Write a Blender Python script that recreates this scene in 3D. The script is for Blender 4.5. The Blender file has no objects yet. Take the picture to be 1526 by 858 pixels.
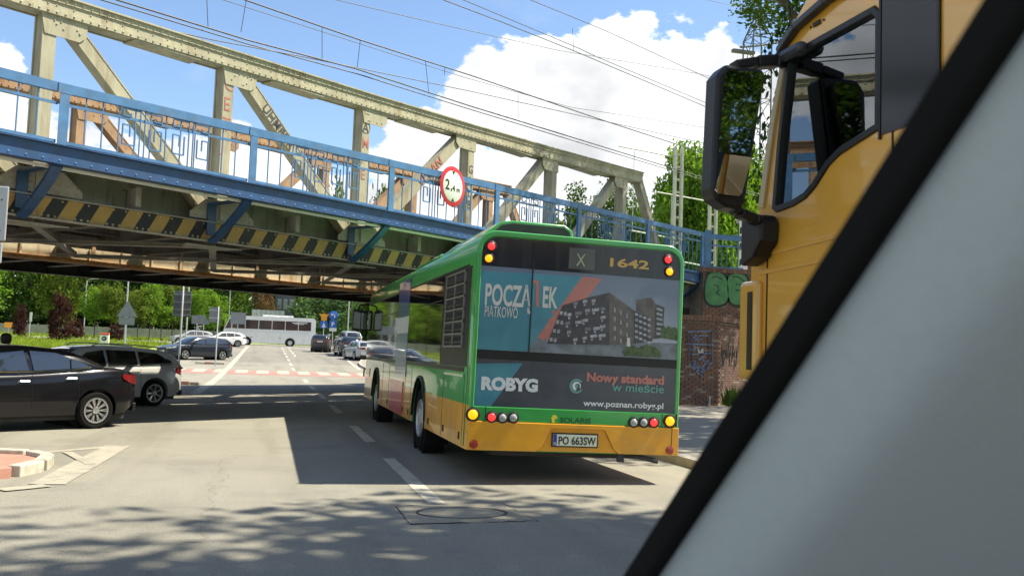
import bpy, bmesh, math, random
from mathutils import Vector, Matrix, noise
R = math.radians
random.seed(7)
SC = bpy.context.scene
COL = SC.collection

# ------------------------------------------------------------------ camera
CAM = Vector((0, 0, 1.46))
F, CX, CY = 1400.0, 763.0, 429.0
_roll = math.atan(.035); _yaw = R(14.4)
_pitch = math.atan(((502 + .035 * 763) - CY) * math.cos(_roll) / F)
FW = Vector((math.sin(_yaw) * math.cos(_pitch), math.cos(_yaw) * math.cos(_pitch), math.sin(_pitch)))
_r = Vector((math.cos(_yaw), -math.sin(_yaw), 0)); _u = _r.cross(FW)
CR = _r * math.cos(_roll) + _u * math.sin(_roll)
CU = _u * math.cos(_roll) - _r * math.sin(_roll)
cd = bpy.data.cameras.new('camera')
cam = bpy.data.objects.new('camera', cd); COL.objects.link(cam)
cam.matrix_world = Matrix(((CR.x, CU.x, -FW.x, CAM.x), (CR.y, CU.y, -FW.y, CAM.y), (CR.z, CU.z, -FW.z, CAM.z), (0, 0, 0, 1)))
cd.sensor_width = 36; cd.lens = 36 * F / 1526; cd.clip_start = .05; cd.clip_end = 3000
cd.dof.use_dof = True; cd.dof.focus_distance = 14; cd.dof.aperture_fstop = (cd.lens / 1000) / .006
SC.camera = cam

def ray(x, y): return FW + CR * ((x - CX) / F) - CU * ((y - CY) / F)
def at(x, y, Y):                                   # pixel of the photograph -> point at a distance Y up the road
    d = ray(x, y); return CAM + d * (Y / d.y)
def on_h(x, y, h=0):
    d = ray(x, y); return CAM + d * ((h - CAM.z) / d.z)

# ------------------------------------------------------------------ light and sky
SUN = Vector((.69, -.03, 1)).normalized()
sd = bpy.data.lights.new('sun', 'SUN'); sd.energy = 4.1; sd.angle = R(.53); sd.color = (1, .91, .74)
so = bpy.data.objects.new('sun', sd); COL.objects.link(so)
so.rotation_euler = SUN.to_track_quat('Z', 'Y').to_euler()
SC.view_settings.view_transform = 'Standard'; SC.view_settings.look = 'None'
SC.view_settings.gamma = 1; SC.view_settings.exposure = 1.32
W = bpy.data.worlds.new('World'); SC.world = W; W.use_nodes = True
wt = W.node_tree; wn, wl = wt.nodes, wt.links
for q in list(wn): wn.remove(q)
def N(t, kind, **kw):
    nd = t.nodes.new(kind)
    for k, v in kw.items(): setattr(nd, k, v)
    return nd
def math_node(t, op, a, b=None, c=None, clamp=False):
    nd = t.nodes.new('ShaderNodeMath'); nd.operation = op; nd.use_clamp = clamp
    for i, s in enumerate((a, b, c)):
        if s is None: continue
        if isinstance(s, (int, float)): nd.inputs[i].default_value = s
        else: t.links.new(s, nd.inputs[i])
    return nd.outputs[0]
sky = N(wt, 'ShaderNodeTexSky', sky_type='NISHITA'); sky.sun_disc = False
sky.sun_elevation = R(55.4); sky.sun_rotation = R(92); sky.air_density = 1.0; sky.dust_density = .5; sky.ozone_density = 3.2
tc = N(wt, 'ShaderNodeTexCoord'); nrm = N(wt, 'ShaderNodeVectorMath', operation='NORMALIZE')
wl.new(tc.outputs['Generated'], nrm.inputs[0])
sx = N(wt, 'ShaderNodeSeparateXYZ'); wl.new(nrm.outputs[0], sx.inputs[0])
el = math_node(wt, 'MULTIPLY', math_node(wt, 'ARCSINE', sx.outputs[2]), 57.2958)
az = math_node(wt, 'MULTIPLY', math_node(wt, 'ARCTAN2', sx.outputs[0], sx.outputs[1]), 57.2958)
def wnoise(scale, detail, rough, off=0):
    mp = N(wt, 'ShaderNodeMapping'); mp.inputs['Scale'].default_value = (1, 1, 1.8); mp.inputs['Location'].default_value = (off, off, 0)
    wl.new(nrm.outputs[0], mp.inputs[0])
    n_ = N(wt, 'ShaderNodeTexNoise'); n_.inputs['Scale'].default_value = scale; n_.inputs['Detail'].default_value = detail
    n_.inputs['Roughness'].default_value = rough; wl.new(mp.outputs[0], n_.inputs['Vector'])
    return n_.outputs['Fac']
# cumulus heaps (azimuth, elevation, radii in degrees), whole sky
heaps = [(12.6, 15.2, 3.6, 3.2), (16.4, 16.6, 3.8, 3.2), (20, 16, 5, 4.2), (25, 15, 5, 4.8), (9.3, 12.2, 3, 2.6), (19, 11, 8, 4.5), (12, 9, 8, 4.5), (29, 11, 8, 7),
         (-15.6, 13.2, 2.2, 2.6), (-18.5, 13.5, 3.2, 4), (-2.6, 12.2, 1.6, 1.1), (-14, 8.6, 8, 4), (-3, 8.4, 8, 3.8), (6, 7.6, 8, 3.4),
         (-45, 18, 16, 9), (-80, 25, 14, 8), (60, 20, 15, 9), (100, 14, 22, 8), (150, 26, 24, 12), (-140, 30, 26, 13), (-110, 12, 20, 6), (180, 10, 30, 6), (-175, 45, 18, 9), (40, 45, 12, 7)]
field = None
for (a0, e0, ra, re) in heaps:
    dx = math_node(wt, 'DIVIDE', math_node(wt, 'SUBTRACT', az, a0), ra)
    dy = math_node(wt, 'DIVIDE', math_node(wt, 'SUBTRACT', el, e0), re)
    d2 = math_node(wt, 'ADD', math_node(wt, 'MULTIPLY', dx, dx), math_node(wt, 'MULTIPLY', dy, dy))
    v = math_node(wt, 'SUBTRACT', 1, math_node(wt, 'SQRT', d2))
    field = v if field is None else math_node(wt, 'MAXIMUM', field, v)
big = math_node(wt, 'SUBTRACT', wnoise(16, 7, .58), .5)
lump = math_node(wt, 'MULTIPLY', big, 1.5)
dens = math_node(wt, 'ADD', math_node(wt, 'MAXIMUM', field, -.8), lump)
mr = N(wt, 'ShaderNodeMapRange', interpolation_type='SMOOTHSTEP'); mr.inputs['From Min'].default_value = .0; mr.inputs['From Max'].default_value = .13
wl.new(dens, mr.inputs['Value'])
veil = N(wt, 'ShaderNodeMapRange', interpolation_type='SMOOTHSTEP'); veil.inputs['From Min'].default_value = .56; veil.inputs['From Max'].default_value = .85
veil.inputs['To Max'].default_value = .35
wl.new(wnoise(5, 6, .6, 3.1), veil.inputs['Value'])
shade = N(wt, 'ShaderNodeMapRange'); shade.inputs['From Min'].default_value = .3; shade.inputs['From Max'].default_value = .62
shade.inputs['To Min'].default_value = .62; shade.inputs['To Max'].default_value = 1.0; wl.new(wnoise(9, 5, .5, 1.7), shade.inputs['Value'])
bgs = N(wt, 'ShaderNodeBackground'); bgs.inputs['Strength'].default_value = .085; wl.new(sky.outputs[0], bgs.inputs['Color'])
bgc = N(wt, 'ShaderNodeBackground'); bgc.inputs['Color'].default_value = (.96, .98, 1.0, 1); wl.new(math_node(wt, 'MULTIPLY', shade.outputs[0], .54), bgc.inputs['Strength'])
mx = N(wt, 'ShaderNodeMixShader'); wl.new(math_node(wt, 'MAXIMUM', mr.outputs[0], veil.outputs[0]), mx.inputs[0])
wl.new(bgs.outputs[0], mx.inputs[1]); wl.new(bgc.outputs[0], mx.inputs[2])
wo = N(wt, 'ShaderNodeOutputWorld'); wl.new(mx.outputs[0], wo.inputs[0])

# ------------------------------------------------------------------ materials
MATS = {}
def mat(name, col, rough=.6, metal=0, var=.12, scale=4.0, bump=0.0, bscale=60, coat=0, emit=0, dirt=None, dirt_amt=.5, dscale=1.5, spec=.5, streak=False):
    if name in MATS: return MATS[name]
    m = bpy.data.materials.new(name); m.use_nodes = True; t = m.node_tree
    b = t.nodes['Principled BSDF']; b.inputs['Roughness'].default_value = rough; b.inputs['Metallic'].default_value = metal
    b.inputs['Specular IOR Level'].default_value = spec; b.inputs['Coat Weight'].default_value = coat; b.inputs['Coat Roughness'].default_value = .04
    tc = N(t, 'ShaderNodeTexCoord'); src = tc.outputs['Object']
    nz = N(t, 'ShaderNodeTexNoise'); nz.inputs['Scale'].default_value = scale; nz.inputs['Detail'].default_value = 6; t.links.new(src, nz.inputs['Vector'])
    rp = N(t, 'ShaderNodeMapRange'); rp.inputs['From Min'].default_value = .3; rp.inputs['From Max'].default_value = .7
    rp.inputs['To Min'].default_value = 1 - var; rp.inputs['To Max'].default_value = 1 + var; t.links.new(nz.outputs['Fac'], rp.inputs['Value'])
    vm = N(t, 'ShaderNodeVectorMath', operation='SCALE'); vm.inputs[0].default_value = col[:3]; t.links.new(rp.outputs[0], vm.inputs['Scale'])
    out = vm.outputs[0]
    if dirt:
        dn = N(t, 'ShaderNodeTexNoise'); dn.inputs['Scale'].default_value = dscale; dn.inputs['Detail'].default_value = 9; dn.inputs['Roughness'].default_value = .68
        if streak:
            mp = N(t, 'ShaderNodeMapping'); mp.inputs['Scale'].default_value = (3, 3, .35); t.links.new(src, mp.inputs[0]); t.links.new(mp.outputs[0], dn.inputs['Vector'])
        else: t.links.new(src, dn.inputs['Vector'])
        dr = N(t, 'ShaderNodeMapRange'); dr.inputs['From Min'].default_value = .5; dr.inputs['From Max'].default_value = .68; dr.inputs['To Max'].default_value = dirt_amt
        t.links.new(dn.outputs['Fac'], dr.inputs['Value'])
        mix = N(t, 'ShaderNodeMix', data_type='RGBA'); mix.inputs[7].default_value = (*dirt, 1); t.links.new(out, mix.inputs[6]); t.links.new(dr.outputs[0], mix.inputs[0]); out = mix.outputs[2]
    t.links.new(out, b.inputs['Base Color'])
    if emit: 
        b.inputs['Emission Color'].default_value = (*col[:3], 1); b.inputs['Emission Strength'].default_value = emit
    if bump:
        bn = N(t, 'ShaderNodeTexNoise'); bn.inputs['Scale'].default_value = bscale; bn.inputs['Detail'].default_value = 4; t.links.new(src, bn.inputs['Vector'])
        bp = N(t, 'ShaderNodeBump'); bp.inputs['Strength'].default_value = bump; bp.inputs['Distance'].default_value = .01
        t.links.new(bn.outputs['Fac'], bp.inputs['Height']); t.links.new(bp.outputs[0], b.inputs['Normal'])
    MATS[name] = m; return m

M_blue = mat('blue paint', (.055, .165, .34), .5, var=.2, dirt=(.10, .13, .16), dirt_amt=.5, dscale=2.5)
M_steel = mat('cream green bridge paint', (.37, .355, .245), .6, var=.16, scale=1.3, dirt=(.23, .18, .10), dirt_amt=.8, dscale=1.9, bump=.4, streak=True)
M_steelr = mat('rust stained bridge paint', (.34, .215, .115), .7, var=.2, scale=2, dirt=(.20, .085, .03), dirt_amt=.85, dscale=2.2, bump=.4, streak=True)
M_rust = mat('rusty flange', (.46, .22, .075), .8, var=.3, scale=5, dirt=(.50, .36, .20), dirt_amt=.7, dscale=2.5, bump=.4)
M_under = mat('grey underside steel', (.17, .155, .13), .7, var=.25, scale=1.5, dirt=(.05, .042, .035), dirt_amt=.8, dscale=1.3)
M_lat = mat('pale lattice steel', (.34, .33, .29), .6, var=.2, dirt=(.16, .13, .10), dirt_amt=.6, dscale=2)
M_dark = mat('near black steel', (.035, .035, .036), .75, var=.3)  # near-black tone for steel and other dark parts
M_deck = mat('weathered deck boards', (.30, .31, .30), .8, var=.2, scale=.8, dirt=(.12, .11, .10), dirt_amt=.7, dscale=.7)
M_conc = mat('concrete', (.38, .36, .33), .85, var=.12, scale=2, bump=.4, dirt=(.22, .2, .17), dirt_amt=.5)
M_black = mat('black plastic', (.012, .012, .013), .42, var=.15, spec=.4)
M_rubber = mat('rubber', (.010, .010, .010), .95, var=.2, spec=.15)
M_glass = mat('dark tinted glass', (.010, .012, .013), .03, var=.05, spec=1, coat=1)
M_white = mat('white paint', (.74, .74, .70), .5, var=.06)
M_chrome = mat('chrome', (.75, .75, .75), .15, 1, var=.05)
M_alloy = mat('alloy', (.62, .63, .64), .3, .85, var=.05)
M_galv = mat('galvanised steel', (.42, .44, .45), .5, .4, var=.12)
M_signback = mat('grey sign back', (.17, .19, .20), .5, .1, var=.12)

# ------------------------------------------------------------------ mesh helper
class MB:
    def __init__(s): s.v = []; s.f = []; s.m = []
    def add(s, vs, fs, m=0):
        o = len(s.v); s.v += [Vector(p) for p in vs]; s.f += [tuple(i + o for i in f) for f in fs]; s.m += [m] * len(fs); return s
    def box(s, a, b, m=0):
        x0, y0, z0 = a; x1, y1, z1 = b
        return s.add([(x0, y0, z0), (x1, y0, z0), (x1, y1, z0), (x0, y1, z0), (x0, y0, z1), (x1, y0, z1), (x1, y1, z1), (x0, y1, z1)],
                     [(0, 3, 2, 1), (4, 5, 6, 7), (0, 1, 5, 4), (1, 2, 6, 5), (2, 3, 7, 6), (3, 0, 4, 7)], m)
    def beam(s, p, q, w, h, up=(0, 0, 1), m=0):
        p = Vector(p); q = Vector(q); d = (q - p).normalized(); up = Vector(up)
        if abs(d.dot(up)) > .98: up = Vector((0, 1, 0))
        sd = d.cross(up).normalized() * (w / 2); u = sd.cross(d).normalized() * (h / 2)
        vs = [p - sd - u, p + sd - u, p + sd + u, p - sd + u, q - sd - u, q + sd - u, q + sd + u, q - sd + u]
        return s.add(vs, [(0, 3, 2, 1), (4, 5, 6, 7), (0, 1, 5, 4), (1, 2, 6, 5), (2, 3, 7, 6), (3, 0, 4, 7)], m)
    def prism(s, poly, a, b, axis='y', m=0):
        n_ = len(poly)
        def P(p, c):
            if axis == 'y': return (p[0], c, p[1])
            if axis == 'x': return (c, p[0], p[1])
            return (p[0], p[1], c)
        vs = [P(p, a) for p in poly] + [P(p, b) for p in poly]
        fs = [tuple(range(n_)), tuple(range(2 * n_ - 1, n_ - 1, -1))] + [(i, i + n_, (i + 1) % n_ + n_, (i + 1) % n_) for i in range(n_)]
        return s.add(vs, fs, m)
    def tube(s, pts, r, n=8, m=0, closed=False):
        pts = [Vector(p) for p in pts]; k = len(pts); rs = r if isinstance(r, (list, tuple)) else [r] * k
        vs = []; ref = None
        for i, p in enumerate(pts):
            d = (pts[min(i + 1, k - 1)] - pts[max(i - 1, 0)]).normalized()
            if ref is None: ref = Vector((0, 0, 1)) if abs(d.z) < .9 else Vector((1, 0, 0))
            a = d.cross(ref).normalized(); b = a.cross(d).normalized(); ref = b
            vs += [p + (a * math.cos(t) + b * math.sin(t)) * rs[i] for t in [2 * math.pi * j / n for j in range(n)]]
        fs = [(i * n + j, i * n + (j + 1) % n, (i + 1) * n + (j + 1) % n, (i + 1) * n + j) for i in range(k - 1) for j in range(n)]
        fs += [tuple(range(n - 1, -1, -1)), tuple((k - 1) * n + j for j in range(n))]
        return s.add(vs, fs, m)
    def lathe(s, prof, c=(0, 0, 0), axis='z', n=24, m=0, cap=True):       # prof: (radius, height)
        vs = []
        for (r, h) in prof:
            for j in range(n):
                a = 2 * math.pi * j / n; x, y = r * math.cos(a), r * math.sin(a)
                p = {'z': (x, y, h), 'y': (x, h, y), 'x': (h, x, y)}[axis]
                vs.append((p[0] + c[0], p[1] + c[1], p[2] + c[2]))
        k = len(prof)
        fs = [(i * n + j, i * n + (j + 1) % n, (i + 1) * n + (j + 1) % n, (i + 1) * n + j) for i in range(k - 1) for j in range(n)]
        if cap: fs += [tuple(range(n - 1, -1, -1)), tuple((k - 1) * n + j for j in range(n))]
        return s.add(vs, fs, m)
    def mesh(s, name, mats, smooth=None):
        me = bpy.data.meshes.new(name); me.from_pydata(s.v, [], s.f); me.update()
        for q in (mats if isinstance(mats, (list, tuple)) else [mats]): me.materials.append(q)
        if len(me.materials) > 1: me.polygons.foreach_set('material_index', s.m)
        bm = bmesh.new(); bm.from_mesh(me); bmesh.ops.recalc_face_normals(bm, faces=bm.faces); bm.to_mesh(me); bm.free()
        if smooth:
            me.polygons.foreach_set('use_smooth', [True] * len(me.polygons)); me.set_sharp_from_angle(angle=R(smooth))
        return me
    def build(s, name, mats, parent=None, smooth=None, bevel=0, loc=None):
        return link(s.mesh(name, mats, smooth), name, parent, bevel, loc)
def link(me, name, parent=None, bevel=0, loc=None, rot=None):
    o = bpy.data.objects.new(name, me); COL.objects.link(o)
    if parent: o.parent = parent
    if loc is not None: o.location = loc
    if rot is not None: o.rotation_euler = rot
    if bevel:
        b = o.modifiers.new('bevel', 'BEVEL'); b.width = bevel; b.segments = 2; b.limit_method = 'ANGLE'; b.angle_limit = R(40)
    return o
def tag(o, label, cat, group=None):
    o['label'] = label; o['category'] = cat
    if group: o['group'] = group
    return o
def thing(name, label, cat, loc=(0, 0, 0), rz=0, group=None):
    o = bpy.data.objects.new(name, None); COL.objects.link(o); o.location = loc; o.rotation_euler = (0, 0, rz); o.empty_display_size = .2
    return tag(o, label, cat, group)
def struct(o): o['kind'] = 'structure'; return o
def stuff(o): o['kind'] = 'stuff'; return o
def copy_tree(o, parent=None):
    c = o.copy(); COL.objects.link(c)
    if parent: c.parent = parent
    for ch in list(o.children): copy_tree(ch, c)
    return c
def freeze(o):                                        # apply modifiers without operators
    dg = bpy.context.evaluated_depsgraph_get(); me = bpy.data.meshes.new_from_object(o.evaluated_get(dg))
    o.modifiers.clear(); o.data = me; return o
def cut(o, cutter_mb):
    c = cutter_mb.build('cutter', M_black, o.parent); b = o.modifiers.new('b', 'BOOLEAN'); b.operation = 'DIFFERENCE'; b.object = c; b.solver = 'EXACT'; b.use_self = True
    bpy.context.view_layer.update(); freeze(o); bpy.data.objects.remove(c); return o
def text(s, size, mt, parent, loc, rot=(R(90), 0, 0), sxs=1, bold=0, shear=0, align='LEFT', depth=.002, name='lettering', spacing=1):
    cu = bpy.data.curves.new(name, 'FONT'); cu.body = s; cu.size = size; cu.offset = bold; cu.shear = shear; cu.extrude = depth; cu.align_x = align; cu.space_character = spacing
    cu.resolution_u = 3
    o = bpy.data.objects.new(name, cu); COL.objects.link(o); bpy.context.view_layer.update()
    me = bpy.data.meshes.new_from_object(o.evaluated_get(bpy.context.evaluated_depsgraph_get())); bpy.data.objects.remove(o)
    for v in me.vertices: v.co.x *= sxs
    me.materials.clear(); me.materials.append(mt)
    return link(me, name, parent, 0, loc, rot)
def disc(r, t=.01, n=28): return MB().lathe([(r * .97, 0), (r, t * .3), (r, t * .7), (r * .97, t)], axis='y', n=n)
# ------------------------------------------------------------------ terrain
def gz(Y):
    if Y < 40: return 0.0
    if Y < 115: t = (Y - 40) / 75; return 1.6 * (t * t * (3 - 2 * t) * .35 + .65 * t)
    if Y < 165: return 1.6 + (Y - 115) / 50 * .8
    return 2.4
def on_ground(x, y):
    d = ray(x, y); t = 2.0
    while t < 400:
        p = CAM + d * t
        if p.z <= gz(p.y): return p
        t += .05 + t * .002
    return p
def ysteps(a, b):
    out = [a]; y = a
    while y < b:
        y += 4 if 30 < y < 180 else 20
        out.append(min(y, b))
    return out
def sheet(name, m, y0, y1, xl, xr, dz=0.0, nx=1, parent=None):
    fl = xl if callable(xl) else (lambda Y: xl); fr = xr if callable(xr) else (lambda Y: xr)
    ys = ysteps(y0, y1); b = MB(); vs = []; fs = []
    for Y in ys:
        for i in range(nx + 1): vs.append((fl(Y) + (fr(Y) - fl(Y)) * i / nx, Y, gz(Y) + dz))
    for j in range(len(ys) - 1):
        for i in range(nx): a = j * (nx + 1) + i; fs.append((a, a + 1, a + nx + 2, a + nx + 1))
    b.add(vs, fs); return b.build(name, m, parent)
def ground_mat(name, c1, c2, c3, sc1, sc2, bump, bs, speck=.0, rough=.9):
    m = bpy.data.materials.new(name); m.use_nodes = True; t = m.node_tree; b = t.nodes['Principled BSDF']; b.inputs['Roughness'].default_value = rough
    b.inputs['Specular IOR Level'].default_value = .35
    tc = N(t, 'ShaderNodeTexCoord'); src = tc.outputs['Object']
    def nz(s, d=6, r=.6):
        q = N(t, 'ShaderNodeTexNoise'); q.inputs['Scale'].default_value = s; q.inputs['Detail'].default_value = d; q.inputs['Roughness'].default_value = r; t.links.new(src, q.inputs['Vector']); return q.outputs['Fac']
    def mr(v, a, c, lo=0, hi=1):
        q = N(t, 'ShaderNodeMapRange'); q.inputs['From Min'].default_value = a; q.inputs['From Max'].default_value = c; q.inputs['To Min'].default_value = lo; q.inputs['To Max'].default_value = hi; t.links.new(v, q.inputs['Value']); return q.outputs[0]
    def mix(f, a, c, mode='MIX'):
        q = N(t, 'ShaderNodeMix', data_type='RGBA', blend_type=mode); t.links.new(f, q.inputs[0])
        for i, s in ((6, a), (7, c)):
            if isinstance(s, tuple): q.inputs[i].default_value = (*s, 1)
            else: t.links.new(s, q.inputs[i])
        return q.outputs[2]
    o = mix(mr(nz(sc1), .35, .65), c1, c2)
    o = mix(mr(nz(sc2, 9, .7), .52, .70, 0, .7), o, c3)
    if speck:
        mp = N(t, 'ShaderNodeMapping'); mp.inputs['Scale'].default_value = (1.3, .10, 1); t.links.new(src, mp.inputs[0])
        tn = N(t, 'ShaderNodeTexNoise'); tn.inputs['Scale'].default_value = 1; tn.inputs['Detail'].default_value = 5; t.links.new(mp.outputs[0], tn.inputs['Vector'])
        o = mix(mr(tn.outputs['Fac'], .50, .66, 0, .55), o, tuple(x * .62 for x in c1))
        o = mix(mr(nz(.55, 4, .5), .60, .72, 0, .5), o, tuple(x * .55 for x in c1))
        pv = N(t, 'ShaderNodeTexVoronoi'); pv.inputs['Scale'].default_value = .16; mp2 = N(t, 'ShaderNodeMapping'); mp2.inputs['Scale'].default_value = (1, .5, 1); t.links.new(src, mp2.inputs[0]); t.links.new(mp2.outputs[0], pv.inputs['Vector']); pv.distance = 'CHEBYCHEV'
        pc = N(t, 'ShaderNodeSeparateColor'); t.links.new(pv.outputs['Color'], pc.inputs[0])
        o = mix(mr(pc.outputs[0], 0, 1, 0, .28), o, tuple(x * .7 for x in c1))
        o = mix(mr(nz(85, 3, .7), .52, .66, 0, speck), o, tuple(min(1, x * 2.6) for x in c1))
        o = mix(mr(nz(60, 3, .7), .34, .46, speck, 0), o, tuple(x * .3 for x in c1))
        vo = N(t, 'ShaderNodeTexVoronoi', feature='DISTANCE_TO_EDGE'); vo.inputs['Scale'].default_value = .22
        wr = N(t, 'ShaderNodeVectorMath', operation='ADD'); n3 = N(t, 'ShaderNodeTexNoise'); n3.inputs['Scale'].default_value = 1.3; n3.inputs['Detail'].default_value = 8
        t.links.new(src, n3.inputs['Vector']); t.links.new(src, wr.inputs[0]); t.links.new(n3.outputs['Color'], wr.inputs[1]); t.links.new(wr.outputs[0], vo.inputs['Vector'])
        o = mix(mr(vo.outputs['Distance'], .0, .004, .28, 0), o, (.05, .05, .045))
    t.links.new(o, b.inputs['Base Color'])
    q = N(t, 'ShaderNodeBump'); q.inputs['Strength'].default_value = bump; q.inputs['Distance'].default_value = .012; t.links.new(nz(bs, 4), q.inputs['Height']); t.links.new(q.outputs[0], b.inputs['Normal'])
    return m
M_grass = ground_mat('grass soil', (.17, .25, .04), (.24, .31, .055), (.13, .18, .035), .3, .9, .6, 12)
M_asph = ground_mat('worn asphalt', (.235, .226, .186), (.272, .262, .215), (.165, .162, .145), .35, .8, .9, 90, .38)
M_asph2 = ground_mat('grey carriageway asphalt', (.20, .19, .165), (.24, .23, .195), (.15, .145, .13), .25, .6, .8, 70, .25)
M_pave = ground_mat('pavement', (.24, .22, .19), (.29, .27, .23), (.14, .13, .11), .8, 2, .5, 40)
M_line3 = mat('sun bleached road paint', (.40, .38, .30), .8, var=.12, scale=5, dirt=(.25, .24, .20), dirt_amt=.8, dscale=2.5)
M_line2 = mat('nearly worn away road paint', (.335, .315, .25), .8, var=.12, scale=5, dirt=(.22, .21, .172), dirt_amt=1, dscale=3, bump=.5)
M_line = mat('worn road paint and sun streaks', (.47, .44, .36), .7, var=.15, scale=8, dirt=(.24, .22, .17), dirt_amt=.85, dscale=5, bump=.4)
M_redline = mat('red road paint', (.34, .18, .145), .7, var=.2, dirt=(.25, .2, .17), dirt_amt=.6, dscale=3)
M_kerb = mat('granite kerb', (.34, .32, .28), .8, var=.15, scale=6, bump=.3)
M_redkerb = mat('faded red island top', (.40, .20, .15), .8, var=.12, scale=3, dirt=(.35, .25, .19), dirt_amt=.7, dscale=2)

struct(sheet('ground', M_grass, -60, 1400, -900, 900, -.03, 6))
struct(sheet('road', M_asph, -40, 62, -60, 5.7, 0, 3))
struct(sheet('far_road', M_asph2, 62, 106, lambda Y: -8.8 if Y > 74 else -60 + (Y - 62) * 4.27, lambda Y: 5.9 + max(0, Y - 62) * .12, 0, 3))
struct(sheet('cross_road', M_asph2, 106, 121, -34, 90, 0, 2))
b = MB()
ys = ysteps(-40, 103)
vs = []
for Y in ys:
    x = 5.7 + max(0, Y - 62) * .12
    vs += [(x, Y, gz(Y) - .02), (x, Y, gz(Y) + .12), (x + .15, Y, gz(Y) + .125), (x + .15, Y, gz(Y) - .02)]
fs = []
for j in range(len(ys) - 1):
    for i in range(3): a = j * 4 + i; fs.append((a, a + 1, a + 5, a + 4))
b.add(vs, fs); struct(b.build('kerb', M_kerb))
struct(sheet('pavement', M_pave, -40, 103, lambda Y: 5.851 + max(0, Y - 62) * .12, lambda Y: 26, .12, 1))
# painted lines and sun streaks, each a thin sheet with a worn outline
def marking(name, pts, m=M_line, dz=.004, n=1):
    b = MB(); k = len(pts); vs = [(p[0], p[1], gz(p[1]) + dz) for p in pts]; b.add(vs, [tuple(range(k))]); return struct(b.build(name, m))
def stripe(p, q, w, m=M_line, name='line_or_sun_streak', dz=.004):
    p = Vector(p[:2]); q = Vector(q[:2]); d = (q - p); L = d.length; d /= L; s = Vector((d.y, -d.x)) * w / 2
    k = max(1, int(L / 4)) if max(p.y, q.y) > 38 else max(2, int(L / .25)); b = MB(); vs = []
    for i in range(k + 1):
        c = p + d * L * i / k; j1 = 1 + random.uniform(-.06, .06); j2 = 1 + random.uniform(-.06, .06)
        for e, jj in ((-1, j1), (1, j2)): v = c + s * e * jj; vs.append((v.x, v.y, gz(v.y) + dz))
    b.add(vs, [(2 * i, 2 * i + 1, 2 * i + 3, 2 * i + 2) for i in range(k)]); return struct(b.build(name, m))
for y0, y1 in ((-4, -1), (2.4, 5.6), (9.1, 12.9), (15.2, 18.3), (21.8, 24.8), (28, 31), (34.2, 37.3), (40.3, 43.2)):
    stripe((1.66, y0), (1.66, y1), .17)
for k in range(8):
    stripe((1.45, 52 + k * 7), (1.42, 55.5 + k * 7), .15)
for k in range(5): stripe((2.05, 75 + k * 6.2), (2.15, 79 + k * 6.2), .15)
stripe((-2.02, 29), (-2.05, 104), .30, M_line3)
stripe((5.3, 56), (6.6, 96), .2)
for (xa, ya), (xb, yb) in (((-3.3, 22.9), (-.6, 24.9)), ((-.1, 25.4), (.5, 25.8)), ((1.9, 26.9), (2.6, 27.4)), ((-7, 19.8), (-4, 22.2))): stripe((xa, ya), (xb, yb), .22)  # pale strips painting the sun streaks that fall through the deck gaps
# crossing: pale blocks between red bands
def yc(X): return 47.4
for k in range(16):
    x0 = -5.6 + k * 1.02
    marking('crossing_block', [(x0, 47.9), (x0 + .60, 47.9), (x0 + .60, 51.2), (x0, 51.2)], M_line3)
    marking('crossing_red_block', [(x0 + .61, 48), (x0 + 1.01, 48), (x0 + 1.01, 51.1), (x0 + .61, 51.1)], M_redline)
marking('crossing_red_band', [(-5.7, 46.2), (5.6, 46.2), (5.6, 47.7), (-5.7, 47.7)], M_redline)
# near left island with its painted nose
def gp(x, y): p = on_h(x, y); return (p.x, p.y)
ap = gp(176, 664)
stripe(gp(0, 680), ap, .16, M_line2, dz=.004); stripe(gp(100, 674), gp(135, 692), .12, M_line2, dz=.012)
stripe(gp(70, 722), ap, .34, M_line2, dz=.008)
stripe(gp(0, 731), gp(70, 724), .2, M_line2, dz=.012)
isl = thing('traffic_island', 'low faded red traffic island with pale kerb blocks on its nose', 'traffic island')
pts = [(-9, 12.75), (-3.3, 12.62), (-2.75, 12.45), (-2.5, 12.1), (-2.45, 11.5), (-2.6, 11.0), (-3.0, 10.6), (-9, 10.55)]
MB().prism(pts, 0, .07, 'z').build('island_top', M_redkerb, isl, bevel=.015)
cxi, cyi = -5, 11.6
for i in range(len(pts) - 1):
    a = Vector((*pts[i], 0)); c = Vector((*pts[i + 1], 0)); L = (c - a).length; k = max(1, round(L / .42)); d = (c - a) / k
    for j in range(k):
        p, q = a + d * (j + .04), a + d * (j + .96); nn = Vector((d.y, -d.x, 0)).normalized() * -.07
        MB().beam(p + nn + Vector((0, 0, .05)), q + nn + Vector((0, 0, .05)), .15, .14).build('kerb_stone', M_line if (1 <= i <= 4 and j % 2 == 0) else M_redkerb, isl, bevel=.015)
for lab, x0, x1, y, ca in (('short red and white kerbed island at the foot of the tall grey sign post', -4.6, -2.3, 35.2, 0), ('narrow red and white kerbed island in front of the far black estate car', -4.0, -2.4, 57.2, 1)):
    i2 = thing('kerb_island', lab, 'traffic island', (0, 0, gz(y)))
    MB().box((x0, y, 0), (x1, y + .9, .12)).build('island_top', M_pave, i2, bevel=.03)
    n_ = int((x1 - x0) / .5)
    for k in range(n_):
        MB().box((x0 + k * .5 + .02, y - .14, 0), (x0 + k * .5 + .48, y - .005, .14)).build('kerb_stone', M_redline if k % 2 else M_line, i2, bevel=.02)
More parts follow.
